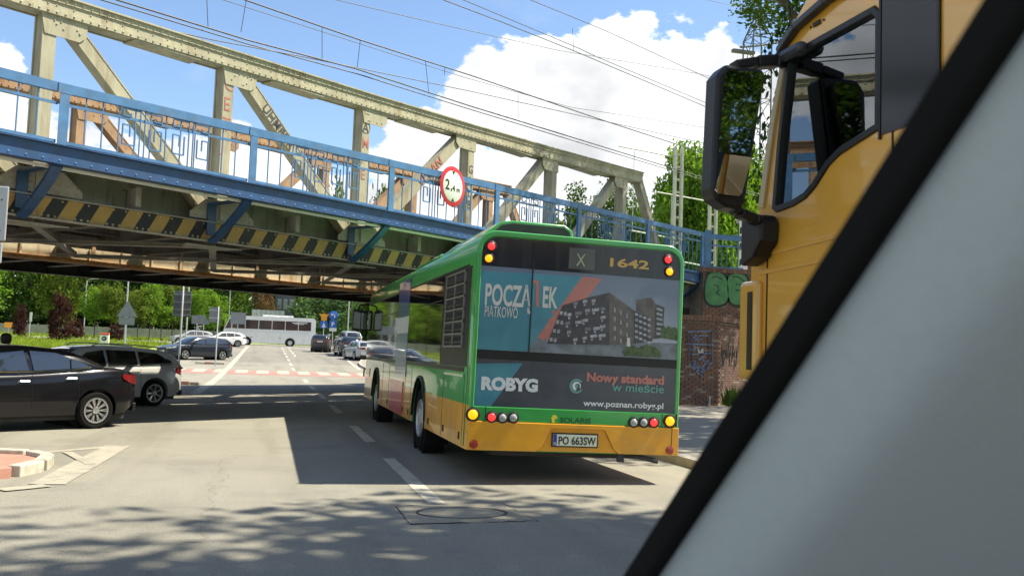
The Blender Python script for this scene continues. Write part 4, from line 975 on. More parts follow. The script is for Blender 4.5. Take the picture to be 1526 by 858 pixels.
strip(0, 'rubber_seal', M_rubber, [(.007, 0), (.009, .004), (.015, .007), (.022, .006), (.026, .001), (.026, -.03), (.007, -.03)])
strip(0, 'pillar_trim', M_trim, [(.0265, -.006), (.036, .002), (.075, .020), (.105, .033), (.135, .038), (.17, .034), (.24, .018), (.40, -.02), (.9, -.10), (.9, -.16), (.0265, -.05)])

# ------------------------------------------------------------------ cars (local x forward, y left, z up)
def interp(T, x):
    if x <= T[0][0]: return T[0][1]
    for (a, u), (c, v) in zip(T, T[1:]):
        if x <= c: t = (x - a) / (c - a); return u + (v - u) * t
    return T[-1][1]
def smooth_T(T, x):
    if x <= T[0][0]: return T[0][1]
    if x >= T[-1][0]: return T[-1][1]
    for i in range(len(T) - 1):
        a, c = T[i], T[i + 1]
        if x <= c[0]:
            p0 = T[i - 1] if i > 0 else a; p3 = T[i + 2] if i + 2 < len(T) else c; h = c[0] - a[0]
            m0 = (c[1] - p0[1]) / max(1e-6, c[0] - p0[0]); m1 = (p3[1] - a[1]) / max(1e-6, p3[0] - a[0]); t = (x - a[0]) / h
            return (2 * t**3 - 3 * t**2 + 1) * a[1] + (t**3 - 2 * t**2 + t) * h * m0 + (-2 * t**3 + 3 * t**2) * c[1] + (t**3 - t**2) * h * m1
    return T[-1][1]
def car(name, label, cat, kind, paint, loc, rz, group=None, spokes=10, detail=1, rails=False, plate=True, mrim=None):
    K = CARS[kind]; L, Wd, H = K['L'], K['W'] / 2, K['H']
    o = thing(name, label, cat, loc, rz, group)
    fx, rx, wr = K['fx'], K['rx'], K.get('wr', .325)
    n_ = 46; b = MB(); rings = []
    xs = [L / 2 - L * (i / n_) for i in range(n_ + 1)]
    def w_at(x):
        e = abs(x) / (L / 2); return Wd * (1 - .10 * max(0, (e - .55) / .45) ** 2 - .20 * max(0, (e - .84) / .16) ** 2)
    belt = lambda x: smooth_T(K['belt'], x)
    roof = lambda x: smooth_T(K['roof'], x)
    for x in xs:
        w = w_at(x); zb = belt(x); zl = interp(K['low'], x); zm = zl + (zb - zl) * .45
        rings.append([(x, -w * .80, zl), (x, -w * .965, zl + .04), (x, -w * .99, zl + .16), (x, -w, zm), (x, -w * .985, zm + (zb - zm) * .45), (x, -w * .965, zb - .07), (x, -w * .93, zb - .02), (x, -w * .86, zb),
                      (x, -w * .45, zb + .025), (x, 0, zb + .035)])
        rings[-1] += [(p[0], -p[1], p[2]) for p in reversed(rings[-1][:-1])]
    m_ = len(rings[0]); vs = [p for r in rings for p in r]
    fs = [(j * m_ + i, j * m_ + (i + 1) % m_, (j + 1) * m_ + (i + 1) % m_, (j + 1) * m_ + i) for j in range(n_) for i in range(m_)] + [tuple(range(m_)), tuple(range(n_ * m_, n_ * m_ + m_))]
    b.add(vs, fs); bd = b.build('body', paint, o)
    c = MB()
    for x in (fx, rx):
        for s in (-1, 1): c.lathe([(wr + .055, s * (Wd - .30)), (wr + .055, s * (Wd + .2))], c=(x, 0, wr + .01), axis='y', n=36)
        for s in (-1, 1): c.box((x - wr - .05, min(s * (Wd - .3), s * (Wd + .2)), 0), (x + wr + .05, max(s * (Wd - .3), s * (Wd + .2)), wr))
    cut(bd, c); bd.data.polygons.foreach_set('use_smooth', [True] * len(bd.data.polygons)); bd.data.set_sharp_from_angle(angle=R(38))
    for x in (fx, rx): MB().lathe([(wr + .05, -Wd + .31), (wr + .05, Wd - .31)], c=(x, 0, wr + .01), axis='y', n=20).build('wheel_liner', M_black, o)
    # cabin
    cx0, cx1 = K['cab']; nn = 30; wroof = K.get('wroof', .70) * Wd; rings = []
    def side(x, z):                                    # half width of the cabin at height z
        t = max(0, min(1, (z - .9) / (H - .9))); return (Wd * .90) * (1 - t) + (wroof + .03) * t - .02 * math.sin(math.pi * t) * -1
    for i in range(nn + 1):
        x = cx0 + (cx1 - cx0) * i / nn; zr = roof(x); zb = belt(x) - .05
        ws = side(x, zr); wb = side(x, zb) * (w_at(x) / Wd)
        e = max(0, abs(x - (cx0 + cx1) / 2) / abs(cx1 - cx0) * 2 - .75) * .25
        r = [(x, -wb, zb), (x, -side(x, (zr + zb) / 2), (zr + zb) / 2), (x, -ws - .0, max(zb, zr - .06)), (x, -ws + .06, zr - .018), (x, -ws * .55, zr), (x, 0, zr + .008)]
        r += [(p[0], -p[1], p[2]) for p in reversed(r[:-1])]; rings.append(r)
    m_ = len(rings[0]); b = MB(); b.add([p for r in rings for p in r], [(j * m_ + i, j * m_ + i + 1, (j + 1) * m_ + i + 1, (j + 1) * m_ + i) for j in range(nn) for i in range(m_ - 1)] + [tuple(range(m_)), tuple(range(nn * m_, nn * m_ + m_))])
    b.build('cabin', paint, o, 40)
    # side windows: patches following the cabin side
    def patch(poly, y_off, nm, mt, s, th=.0):
        # poly (x,z) convex-ish; fan of a fine grid
        vs = []; k = len(poly)
        for (x, z) in poly: vs.append((x, s * (side(x, z) + y_off), z))
        b = MB(); b.add(vs + [(v[0], v[1] - s * .012, v[2]) for v in vs], [tuple(range(k)), tuple(range(2 * k - 1, k - 1, -1))] + [(i, k + i, k + (i + 1) % k, (i + 1) % k) for i in range(k)]); return b.build(nm, mt, o)
    for s in (-1, 1):
        for wi, poly in enumerate(K['win']):
            patch(poly, .018, 'side_window', M_glass, s)
        P = K['trim']; b = MB()
        for i in range(len(P) - 1): b.beam((P[i][0], s * (side(*P[i]) + .022), P[i][1]), (P[i + 1][0], s * (side(*P[i + 1]) + .022), P[i + 1][1]), .012, .022)
        b.build('window_trim', M_chrome if K.get('chrome', 1) else M_black, o)
        # mirror
        MB().box((K['mx'] - .07, min(s * (Wd - .02), s * (Wd + .19)), belt(K['mx']) + .02), (K['mx'] + .06, max(s * (Wd - .02), s * (Wd + .19)), belt(K['mx']) + .16)).build('wing_mirror', paint, o, bevel=.035)
        if detail:
            for dx in K['door']:
                pts = [(dx, s * (w_at(dx) * .985 + .008), z_) for z_ in (interp(K['low'], dx) + .16, interp(K['low'], dx) + .16 + .3, belt(dx) - .05)]
                zl = interp(K['low'], dx); zb = belt(dx); zm = zl + (zb - zl) * .45; w = w_at(dx)
                ps = [(dx, s * (w * .99 + .001), zl + .16), (dx, s * (w + .001), zm), (dx, s * (w * .985 + .001), zm + (zb - zm) * .45), (dx, s * (w * .965 + .001), zb - .07), (dx, s * (w * .93 + .001), zb - .02)]
                MB().tube(ps, .004, 4).build('door_seam', M_black, o)
            for hx in K['handle']:
                zb = belt(hx); zh = zb - .12
                MB().tube([(hx - .10, s * (w_at(hx) * .972), zh), (hx - .07, s * (w_at(hx) * .972 + .025), zh + .005), (hx + .07, s * (w_at(hx) * .972 + .025), zh + .005), (hx + .10, s * (w_at(hx) * .972), zh)], .013, 6).build('door_handle', M_chrome if K.get('chrome', 1) else paint, o)
        # lamps
        tz = K['tail']; x0 = -L / 2
        def wrap(cols, nm, mt):                        # columns (x, z low, z high) laid on the body side
            b = MB(); k = len(cols); vs = []
            for (x, za, zb_) in cols:
                for z in (za, zb_): w = w_at(x); t = max(0, min(1, (belt(x) - z) / .2)); vs.append((x, s * (w * (.955 + .03 * t) + .012), z))
            b.add(vs + [(v[0], v[1] - s * .05, v[2]) for v in vs], [(2 * q, 2 * q + 1, 2 * q + 3, 2 * q + 2) for q in range(k - 1)] + [(2 * k + 2 * q, 2 * k + 2 * q + 1, 2 * k + 2 * q + 3, 2 * k + 2 * q + 2) for q in range(k - 1)]
                  + [(2 * q + e, 2 * q + 2 + e, 2 * k + 2 * q + 2 + e, 2 * k + 2 * q + e) for q in range(k - 1) for e in (0, 1)]); b.build(nm, mt, o)
        wrap([(x0 + q * .38, tz - .12 + .12 * q * q, tz + .05 + .02 * q) for q in (0, .15, .3, .5, .7, .85, 1)], 'tail_lamp', M_tail)
        MB().box((x0 - .02, min(s * Wd * .34, s * Wd * .66), tz - .10), (x0 + .05, max(s * Wd * .34, s * Wd * .66), tz + .04)).build('tail_lamp', M_tail, o, bevel=.01)
        hz = K['head']; x1 = L / 2
        wrap([(x1 - q * .42, hz - .05 + .12 * q * q, hz + .07 + .05 * q) for q in (0, .15, .3, .5, .7, .85, 1)], 'headlamp', M_head)
        MB().box((x1 - .05, min(s * Wd * .48, s * Wd * .86), hz - .05), (x1 + .018, max(s * Wd * .48, s * Wd * .86), hz + .07)).build('headlamp', M_head, o, bevel=.01)
    # windscreens
    def glassband(xa, xb, nm):
        b = MB(); k = 8; vs = []
        for i in range(k + 1):
            x = xa + (xb - xa) * i / k; z = roof(x) + .016; w = side(x, z) - .10
            for f in (-1, -.5, 0, .5, 1): vs.append((x, w * f, z - .022 * f * f + (.006 if abs(f) < .9 else 0)))
        b.add(vs, [(j * 5 + i, j * 5 + i + 1, (j + 1) * 5 + i + 1, (j + 1) * 5 + i) for j in range(k) for i in range(4)]); g = b.build(nm, M_glass, o, 60)
        so_ = g.modifiers.new('s', 'SOLIDIFY'); so_.thickness = .006
    glassband(*K['ws'], 'windscreen'); glassband(*K['rw'], 'rear_window')
    # ends
    zl = interp(K['low'], L / 2)
    MB().box((L / 2 - .03, -Wd * .42, K['head'] - .10), (L / 2 + .02, Wd * .42, K['head'] + .02)).build('grille', M_black, o, bevel=.01)
    MB().box((L / 2 - .05, -Wd * .6, zl + .02), (L / 2 + .012, Wd * .6, zl + .16)).build('lower_grille', M_black, o, bevel=.01)
    MB().box((-L / 2 - .012, -Wd * .75, zl - .01), (-L / 2 + .06, Wd * .75, zl + .14)).build('rear_bumper', M_black, o, bevel=.015)
    if plate:
        MB().box((L / 2 + .021, -.26, zl + .17), (L / 2 + .03, .26, zl + .28)).build('number_plate', M_white, o)
        MB().box((-L / 2 - .03, -.26, K['tail'] - .12), (-L / 2 - .013, .26, K['tail'] - .01)).build('number_plate', M_white, o)
    b = MB(); b.box((-L / 2 + .25, -Wd * .8, .16), (L / 2 - .2, Wd * .8, .32)); b.build('underbody', M_dark, o)
    if rails:
        for s in (-1, 1):
            xa, xb = K['rail']; pts = [(xa + (xb - xa) * t, s * (wroof - .02), roof(xa + (xb - xa) * t) + (.05 if 0 < t < 1 else 0)) for t in (0, .06, .3, .6, .94, 1)]
            MB().tube(pts, .016, 6).build('roof_rail', M_alloy, o, 40)
    key = (kind, spokes, mrim.name if mrim else '')
    if key not in WHEELS: WHEELS[key] = make_wheel(wr, .21, wr * .68, spokes, mrim or M_alloy)
    for x in (fx, rx):
        for s in (-1, 1): put_wheel(o, WHEELS[key], (x, s * (Wd - .115), wr), rz=(math.pi / 2 if s < 0 else -math.pi / 2))
    return o
WHEELS = {}
M_tail = mat('tail lamp', (.16, .012, .012), .12, var=.2, coat=1); M_head = mat('headlamp', (.45, .48, .5), .08, .3, var=.2, coat=1)
def tables(L, H, kind):
    h = L / 2; D = {}
    if kind == 'sedan':
        D = dict(L=4.65, W=1.80, H=1.44, fx=1.28, rx=-1.46, cab=(1.05, -1.78), belt=[(-2.33, .98), (-1.9, 1.06), (-1.2, 1.02), (0, .95), (1.0, .93), (1.8, .84), (2.33, .62)], low=[(-2.33, .42), (-2.0, .22), (2.0, .2), (2.33, .3)],
                 roof=[(-1.78, 1.04), (-1.5, 1.18), (-1.05, 1.36), (-.5, 1.43), (0, 1.445), (.35, 1.40), (.8, 1.17), (1.05, .95)],
                 win=[[(.62, 1.0), (.22, 1.30), (-.20, 1.355), (-.28, 1.02)], [(-.36, 1.02), (-.30, 1.355), (-.75, 1.33), (-.98, 1.25), (-.98, 1.055)], [(-1.01, 1.06), (-1.01, 1.24), (-1.30, 1.125), (-1.33, 1.09)]],
                 trim=[(.66, .985), (-.3, 1.0), (-1.0, 1.035), (-1.36, 1.09)], door=(.75, -.32, -1.12), handle=(-.18, -.98), ws=(.98, .36), rw=(-.95, -1.72), tail=.90, head=.66, mx=.68)
    elif kind == 'estate':
        D = dict(L=4.70, W=1.83, H=1.46, fx=1.30, rx=-1.45, cab=(1.15, -2.28), belt=[(-2.35, .93), (-2.0, 1.0), (-1.2, .98), (0, .95), (1.0, .94), (1.8, .86), (2.35, .66)], low=[(-2.35, .36), (-2.0, .2), (2.0, .2), (2.35, .26)],
                 roof=[(-2.28, 1.0), (-2.15, 1.18), (-1.90, 1.36), (-1.2, 1.44), (-.5, 1.47), (.1, 1.45), (.45, 1.38), (.85, 1.17), (1.15, .97)],
                 win=[[(.70, 1.0), (.30, 1.30), (-.12, 1.365), (-.18, 1.0)], [(-.25, 1.0), (-.19, 1.368), (-.95, 1.355), (-1.0, 1.02)], [(-1.07, 1.02), (-1.02, 1.35), (-1.55, 1.31), (-1.92, 1.14), (-1.95, 1.08)]],
                 trim=[(.72, .985), (-1.0, .99), (-1.95, 1.05)], door=(.8, -.22, -1.05), handle=(-.05, -.92), ws=(1.08, .46), rw=(-1.93, -2.24), tail=.90, head=.70, mx=.75, rail=(.1, -1.75))
    elif kind == 'hatch':
        D = dict(L=4.30, W=1.80, H=1.46, fx=1.32, rx=-1.28, cab=(1.10, -2.08), belt=[(-2.15, .90), (-1.8, 1.02), (-1.2, 1.0), (0, .95), (1.0, .94), (1.7, .85), (2.15, .66)], low=[(-2.15, .36), (-1.8, .2), (1.8, .2), (2.15, .26)],
                 roof=[(-2.08, .98), (-1.95, 1.14), (-1.7, 1.33), (-1.1, 1.43), (-.5, 1.465), (.1, 1.45), (.4, 1.38), (.8, 1.17), (1.1, .97)],
                 win=[[(.66, 1.0), (.28, 1.30), (-.12, 1.365), (-.18, 1.0)], [(-.25, 1.0), (-.19, 1.368), (-.90, 1.35), (-.95, 1.03)], [(-1.02, 1.05), (-.97, 1.34), (-1.35, 1.27), (-1.6, 1.12)]],
                 trim=[(.7, .985), (-1.0, 1.0), (-1.6, 1.09)], door=(.8, -.22, -1.0), handle=(-.05, -.88), ws=(1.02, .42), rw=(-1.74, -2.04), tail=.92, head=.70, mx=.72, rail=(.1, -1.5))
    elif kind == 'suv':
        D = dict(L=4.55, W=1.90, H=1.66, fx=1.36, rx=-1.34, cab=(1.15, -2.20), belt=[(-2.27, .98), (-1.9, 1.10), (-1.2, 1.08), (0, 1.04), (1.0, 1.02), (1.8, .96), (2.27, .76)], low=[(-2.27, .42), (-1.9, .26), (1.9, .26), (2.27, .34)],
                 roof=[(-2.20, 1.06), (-2.08, 1.28), (-1.88, 1.52), (-1.2, 1.62), (-.5, 1.66), (.1, 1.64), (.42, 1.56), (.85, 1.28), (1.15, 1.05)],
                 win=[[(.70, 1.09), (.32, 1.46), (-.12, 1.55), (-.18, 1.09)], [(-.25, 1.09), (-.19, 1.552), (-.92, 1.54), (-.97, 1.11)], [(-1.04, 1.12), (-.99, 1.53), (-1.5, 1.47), (-1.75, 1.2)]],
                 trim=[(.72, 1.075), (-1.0, 1.085), (-1.76, 1.17)], door=(.8, -.22, -1.0), handle=(-.05, -.88), ws=(1.08, .46), rw=(-1.92, -2.16), tail=1.02, head=.80, mx=.75, wr=.355, rail=(.1, -1.6))
    return D
CARS = {k: tables(0, 0, k) for k in ('sedan', 'estate', 'hatch', 'suv')}
CARS['estate']['chrome'] = 0
def paint(name, c, dirt=.2): return mat(name, c, .16, .0, var=.05, coat=.4, spec=.3, dirt=tuple(x * .7 + .02 for x in c), dirt_amt=dirt, dscale=1.5)
P_bk = paint('black car paint', (.007, .0065, .008), .1); P_gy = paint('grey car paint', (.42, .42, .40)); P_bl = paint('dark blue black paint', (.014, .018, .026)); P_wh = paint('white car paint', (.70, .70, .70)); P_si = paint('silver car paint', (.38, .39, .40)); P_br = paint('brown black paint', (.05, .042, .042))
def head_dir(fx, fy, rx, ry): return math.atan2(fy - ry, fx - rx)
def place_car(kind, rear_px, deg, *a, **k):
    """rear wheel contact pixel (near side) and heading in degrees from +Y towards +X (front)"""
    K = CARS[kind]; p = on_ground(*rear_px); f = Vector((math.sin(R(deg)), math.cos(R(deg)), 0)); l = Vector((-f.y, f.x, 0)); sgn = k.pop('near', 1)
    c = p - f * K['rx'] - l * sgn * (K['W'] / 2 - .05); c.z = gz(c.y)
    sc = k.pop('sc', 1); c = p + (c - p) * sc; c.z = gz(c.y)
    o = car(*a[:3], kind, a[3], c, math.atan2(f.y, f.x), **k); o.scale = (sc, sc, sc); return o
G1 = 'cars waiting at the junction'
place_car('sedan', (140, 639), -127, 'saloon_car', 'black saloon car with bright alloy wheels, cut off by the left edge', 'car', P_bk, spokes=10, near=1, sc=.93)
place_car('estate', (228, 605), -128, 'estate_car', 'grey estate car with silver roof rails, partly behind the near black saloon', 'car', P_gy, spokes=7, rails=True, near=1, mrim=M_alloy, sc=.92)
CARS['estate2'] = dict(CARS['estate'])
place_car('estate2', (331, 536.5), -128, 'estate_car', 'black estate car crossing on the left beyond the tall sign post', 'car', P_bl, spokes=5, near=1, group=G1)
place_car('hatch', (354, 517), -103, 'hatchback_car', 'white hatchback behind the black estate car, in front of the white coach', 'car', P_wh, spokes=5, near=1, group=G1)
place_car('hatch', (306, 514), -98, 'hatchback_car', 'silver hatchback half hidden behind the black estate car', 'car', P_si, spokes=5, near=1, group=G1)
place_car('suv', (464, 524), 12, 'sport_utility_car', 'dark brown sport utility car seen from behind, leftmost car right of the road', 'car', P_br, spokes=5, near=1, group=G1, rails=True)
place_car('suv', (505, 531), -4, 'sport_utility_car', 'tall dark blue car between the brown sport utility car and the silver hatchback', 'car', P_bl, spokes=5, near=1, group=G1)
place_car('hatch', (528, 537), -12, 'hatchback_car', 'silver hatchback seen from behind, just left of the bus mirrors', 'car', P_si, spokes=5, near=1, group=G1)
# ------------------------------------------------------------------ van and coach
P = at(497, 512, 103)
car('van', 'pale silver van whose roof shows above the parked dark cars', 'van', 'suv', P_si, (P.x + 1.6, 104, gz(104)), R(100), group=None)
VAN = [o for o in bpy.data.objects if o.name == 'van'][0]; VAN.scale = (1.15, 1.05, 1.22)
coach = thing('coach', 'long white coach crossing the far end of the road, with dark side windows', 'coach', (0, 0, 0))
xl = at(331, 500, 112).x; xr = at(470, 500, 112).x; zc = gz(112) - .1; Y0 = 112
coach.location = (xl, Y0, zc)
Lc = xr - xl; M_cw = mat('coach white', (.72, .73, .70), .3, var=.05, coat=.5, dirt=(.5, .49, .44), dirt_amt=.4); M_cg = mat('coach glass', (.05, .03, .03), .08, var=.3, scale=.6, spec=.8)
pf = [(0.35, .35), (0, .55), (.0, 1.2), (.25, 2.2), (.75, 3.2), (1.1, 3.42), (Lc - .2, 3.42), (Lc, 3.2), (Lc, .5), (Lc - .2, .35)]
bd = MB().prism(pf, 0, 2.5).build('body', M_cw, coach)
wx = [Lc * (432 - 331) / 139, Lc * (367 - 331) / 139]
c = MB()
for x in wx: c.lathe([(.58, -.2), (.58, .35)], c=(x, 0, .5), axis='y', n=24); c.box((x - .58, -.2, 0), (x + .58, .35, .5))
cut(bd, c)
cwm = make_wheel(.5, .28, .29)
for x in wx: put_wheel(coach, cwm, (x, .17, .5), rz=math.pi / 2); put_wheel(coach, cwm, (x, 2.33, .5), rz=-math.pi / 2)
x0 = 1.0; k = 6; w = (Lc - .5 - x0) / k
for i in range(k): MB().box((x0 + i * w + .04, -.012, 1.95), (x0 + (i + 1) * w - .04, -.001, 2.98)).build('side_window', M_cg, coach)
MB().prism([(.30, 2.0), (.72, 2.98), (.95, 2.98), (.95, 1.95), (.3, 1.9)], -.010, -.001).build('side_window', M_cg, coach)
MB().box((x0 + k * w - 2.2, -.016, 2.78), (x0 + k * w - .5, -.0125, 2.86)).box((x0 + k * w - 1.9, -.016, 2.66), (x0 + k * w - .9, -.0125, 2.71)).build('lettering', M_white, coach)
MB().box((Lc * .42, .3, 3.421), (Lc * .75, 2.2, 3.62)).build('roof_unit', M_cw, coach, bevel=.05)
MB().prism([(-.02, 1.3), (.22, 2.22), (.70, 3.1), (.73, 3.1), (.27, 2.2), (.02, 1.3)], .1, 2.4).build('windscreen', M_cg, coach)
for i in range(7): MB().box((2.4 + i * 1.35, -.006, .62), (2.41 + i * 1.35, .001, 1.7)).build('panel_seam', M_galv, coach)
MB().tube([(.7, -.05, 3.15), (.2, -.3, 3.1), (.1, -.32, 2.8)], .03).build('mirror_arm', M_black, coach); MB().box((-.02, -.42, 2.3), (.18, -.2, 2.85)).build('mirror', M_black, coach, bevel=.04)
for x in (Lc * .3, Lc * .6): MB().box((x, -.012, 1.0), (x + .25, -.001, 1.04)).build('side_marker', M_black, coach)

# ------------------------------------------------------------------ person walking behind the black saloon
def person(loc, rz, label):
    o = thing('person', label, 'person', loc, rz)
    J = {'pel': (0, 0, .93), 'sp': (0, .01, 1.12), 'ch': (0, .01, 1.30), 'nk': (0, 0, 1.43), 'nk2': (0, -.01, 1.50), 'hd': (0, -.02, 1.58), 'hd2': (0, -.015, 1.66),
         'sl': (-.17, 0, 1.38), 'el': (-.22, .02, 1.12), 'wl': (-.23, -.06, .90), 'pl': (-.235, -.08, .83), 'sr': (.17, 0, 1.38), 'er': (.22, .03, 1.12), 'wr': (.23, -.03, .89), 'pr': (.235, -.05, .82),
         'hl': (-.09, 0, .88), 'kl': (-.10, -.04, .50), 'al': (-.10, .04, .09), 'tl': (-.10, -.12, .04), 'hr': (.09, 0, .88), 'kr': (.10, .02, .50), 'ar': (.10, .10, .09), 'tr': (.10, -.06, .04)}
    Rr = dict(pel=.14, sp=.125, ch=.15, nk=.07, nk2=.055, hd=.085, hd2=.075, sl=.065, el=.045, wl=.03, pl=.035, sr=.065, er=.045, wr=.03, pr=.035, hl=.09, kl=.06, al=.042, tl=.035, hr=.09, kr=.06, ar=.042, tr=.035)
    E_ = [('pel', 'sp'), ('sp', 'ch'), ('ch', 'nk'), ('nk', 'nk2'), ('nk2', 'hd'), ('hd', 'hd2'), ('ch', 'sl'), ('sl', 'el'), ('el', 'wl'), ('wl', 'pl'), ('ch', 'sr'), ('sr', 'er'), ('er', 'wr'), ('wr', 'pr'), ('pel', 'hl'), ('hl', 'kl'), ('kl', 'al'), ('al', 'tl'), ('pel', 'hr'), ('hr', 'kr'), ('kr', 'ar'), ('ar', 'tr')]
    for s, h in (('l', -1), ('r', 1)):
        px, py, pz = J['p' + s]
        for f, (dx, L_) in enumerate(((-.03, .07), (-.01, .085), (.01, .08), (.028, .065))):
            J[f'f{s}{f}'] = (px + h * .005, py + dx, pz - L_ * .55); J[f'g{s}{f}'] = (px, py + dx - .012, pz - L_); Rr[f'f{s}{f}'] = .0095; Rr[f'g{s}{f}'] = .008; E_ += [('p' + s, f'f{s}{f}'), (f'f{s}{f}', f'g{s}{f}')]
        J['t' + s + 'h'] = (px - h * .01, py - .05, pz - .02); Rr['t' + s + 'h'] = .01; E_.append(('p' + s, 't' + s + 'h'))
    names = list(J); me = bpy.data.meshes.new('person_body'); me.from_pydata([J[n] for n in names], [(names.index(a), names.index(c)) for a, c in E_], [])
    bo = link(me, 'body', o); sk = bo.modifiers.new('skin', 'SKIN')
    if not me.skin_vertices: 
        bm = bmesh.new(); bm.from_mesh(me); bm.verts.layers.skin.verify(); bm.to_mesh(me); bm.free()
    for i, n in enumerate(names): me.skin_vertices[0].data[i].radius = (Rr[n] * (1.25 if n in ('pel', 'sp', 'ch') else 1), Rr[n] * (.8 if n in ('pel', 'sp', 'ch') else 1)); me.skin_vertices[0].data[i].use_root = (n == 'pel')
    bo.modifiers.new('sub', 'SUBSURF').levels = 2; bo.modifiers['sub'].render_levels = 2
    bpy.context.view_layer.update(); freeze(bo)
    ms = [mat('skin', (.42, .24, .17), .6, var=.05), mat('dark jacket', (.03, .032, .04), .8, var=.2), mat('jeans', (.04, .06, .11), .85, var=.15)]
    bo.data.materials.clear()
    for q in ms: bo.data.materials.append(q)
    for p in bo.data.polygons:
        z = p.center.z; x = abs(p.center.x); p.material_index = 0 if z > 1.46 or (x > .19 and z < .90) else (1 if z > .92 or (x > .17 and z > .6) else 2); p.use_smooth = True
    hair = MB(); vs = []
    hair.lathe([(.02, 1.745), (.065, 1.735), (.10, 1.70), (.112, 1.64), (.108, 1.57), (.09, 1.52), (.07, 1.51)], c=(0, .018, 0), n=18); hair.build('hair', mat('dark hair', (.02, .014, .01), .6, var=.3), o, 50)
    MB().lathe([(.004, -.13), (.012, -.118), (.016, -.10)], c=(0, 0, 1.585), axis='y', n=8).build('nose', ms[0], o)
    for s in (-1, 1):
        MB().lathe([(.002, -.108), (.011, -.103), (.012, -.095)], c=(s * .032, 0, 1.61), axis='y', n=8).build('eye', M_white, o); MB().box((s * .092 - .008, -.02, 1.56), (s * .092 + .008, .01, 1.62)).build('ear', ms[0], o, bevel=.005)
    MB().box((-.025, -.112, 1.535), (.025, -.10, 1.543)).build('mouth', mat('lips', (.3, .1, .09), .6), o)
    return o
pp = at(10, 503, 20.5)
pn = person((pp.x, pp.y, 0), R(150), 'dark haired person in a dark jacket standing behind the near black saloon'); pn.scale = (.92, .92, at(10, 496, 20.5).z / 1.745)

# ------------------------------------------------------------------ posts, signs, lamp posts
def pole(parent, x, y, z0, z1, r=.035, name='post', m=None): return MB().lathe([(r, z0), (r, z1), (r * .5, z1 + .02)], c=(x, y, 0), n=10).build(name, m or M_galv, parent, 40)
def post_at(px, py_base, Y=None):
    if Y is None: p = on_ground(px, py_base)
    else: p = at(px, py_base, Y); p.z = gz(Y)
    return p
def hz(px, py, Y): return at(px, py, Y).z
# tall post with the grey board back
p = post_at(265, 575); Y = p.y; s = thing('direction_sign', 'tall post with the grey back of a large direction board, on the kerb island', 'road sign', (p.x, Y, 0))
xa, xb = at(259, 450, Y).x - p.x, at(285, 450, Y).x - p.x
MB().box((xa, -.05, hz(272, 472, Y)), (xb, -.03, hz(272, 434, Y))).build('board', M_signback, s, bevel=.005)
for yy in (440, 451, 462, 470): MB().box((xa, -.075, hz(272, yy, Y)), (xb, -.051, hz(272, yy, Y) + .03)).build('board_rib', M_galv, s)
pole(s, 0, -.11, 0, hz(268, 432, Y) + .1, .032)
# smaller board back
p = post_at(321, 545); Y = p.y; s = thing('direction_sign', 'smaller grey board back on a post between the two kerb islands, beyond the tall one', 'road sign', (p.x, Y, 0))
xa, xb = at(313, 450, Y).x - p.x, at(329, 450, Y).x - p.x
MB().box((xa, -.05, hz(320, 480, Y)), (xb, -.03, hz(320, 458, Y))).build('board', M_signback, s)
for yy in (463, 474): MB().box((xa, -.07, hz(320, yy, Y)), (xb, -.051, hz(320, yy, Y) + .04)).build('board_rib', M_galv, s)
pole(s, 0, -.11, gz(Y), hz(320, 457, Y), .035)
def sign_back(label, px, py, Y, tri=True, plate=False, size=.9):
    p = at(px, py, Y); s = thing('road_sign', label, 'road sign', (p.x, Y, 0)); z = p.z
    if tri: MB().prism([(-size / 2, z - size * .35), (size / 2, z - size * .35), (0, z + size * .5)], -.05, -.03).build('triangle_plate', M_signback, s, bevel=.005)
    else: MB().box((-size / 2, -.05, z - size * .4), (size / 2, -.03, z + size * .4)).build('plate', M_signback, s)
    if plate: MB().box((-size * .38, -.05, z - size * .35 - .62), (size * .38, -.03, z - size * .35 - .03)).build('small_plate', M_signback, s)
    pole(s, 0, 0, gz(Y), z + size * .3, .035); return s
sign_back('grey back of a triangular sign with a square plate below, in the grass', 190, 462, 78, True, True, 1.5)
sign_back('grey back of a small square sign on the left of the coach', 294, 476, 84, False, False, .9)
sign_back('grey back of a triangular sign beside the small square sign', 304, 477, 86, True, False, 1.0)
sign_back('grey board back on a thin post in front of the coach windscreen', 355, 474, 100, False, False, 1.5)
# lamp posts and thin masts
M_lampw = mat('lamp glass', (.7, .7, .68), .3)
LP = [(188, 425, 515, 92, 'tall pale lamp post in the grass, through the triangular sign'), (127, 420, 497, 140, 'thin pale lamp post between the left trees'), (279, 430, 512, 100, 'pale lamp post left of the silver hatchback'), (341, 445, 500, 125, 'lamp post behind the white hatchback'), (386, 440, 480, 150, 'lamp post rising behind the coach roof, left one'), (413, 440, 480, 150, 'lamp post rising behind the coach roof, right one'), (519, 452, 500, 118, 'slim lamp post right of the blue signs')]
for px, pt, pb, Y, lab in LP:
    p = at(px, (pt + pb) / 2, Y); s = thing('lamp_post', lab, 'lamp post', (p.x, Y, gz(Y)), 0, 'lamp posts round the junction'); z1 = 7.6
    pole(s, 0, 0, 0, z1, .07, 'pole'); MB().tube([(0, 0, z1 - .05), (.3, 0, z1 + .25), (1.0, 0, z1 + .35)], .035).build('lamp_arm', M_galv, s); MB().box((.8, -.12, z1 + .28), (1.5, .12, z1 + .42)).build('lamp_head', M_galv, s, bevel=.05)
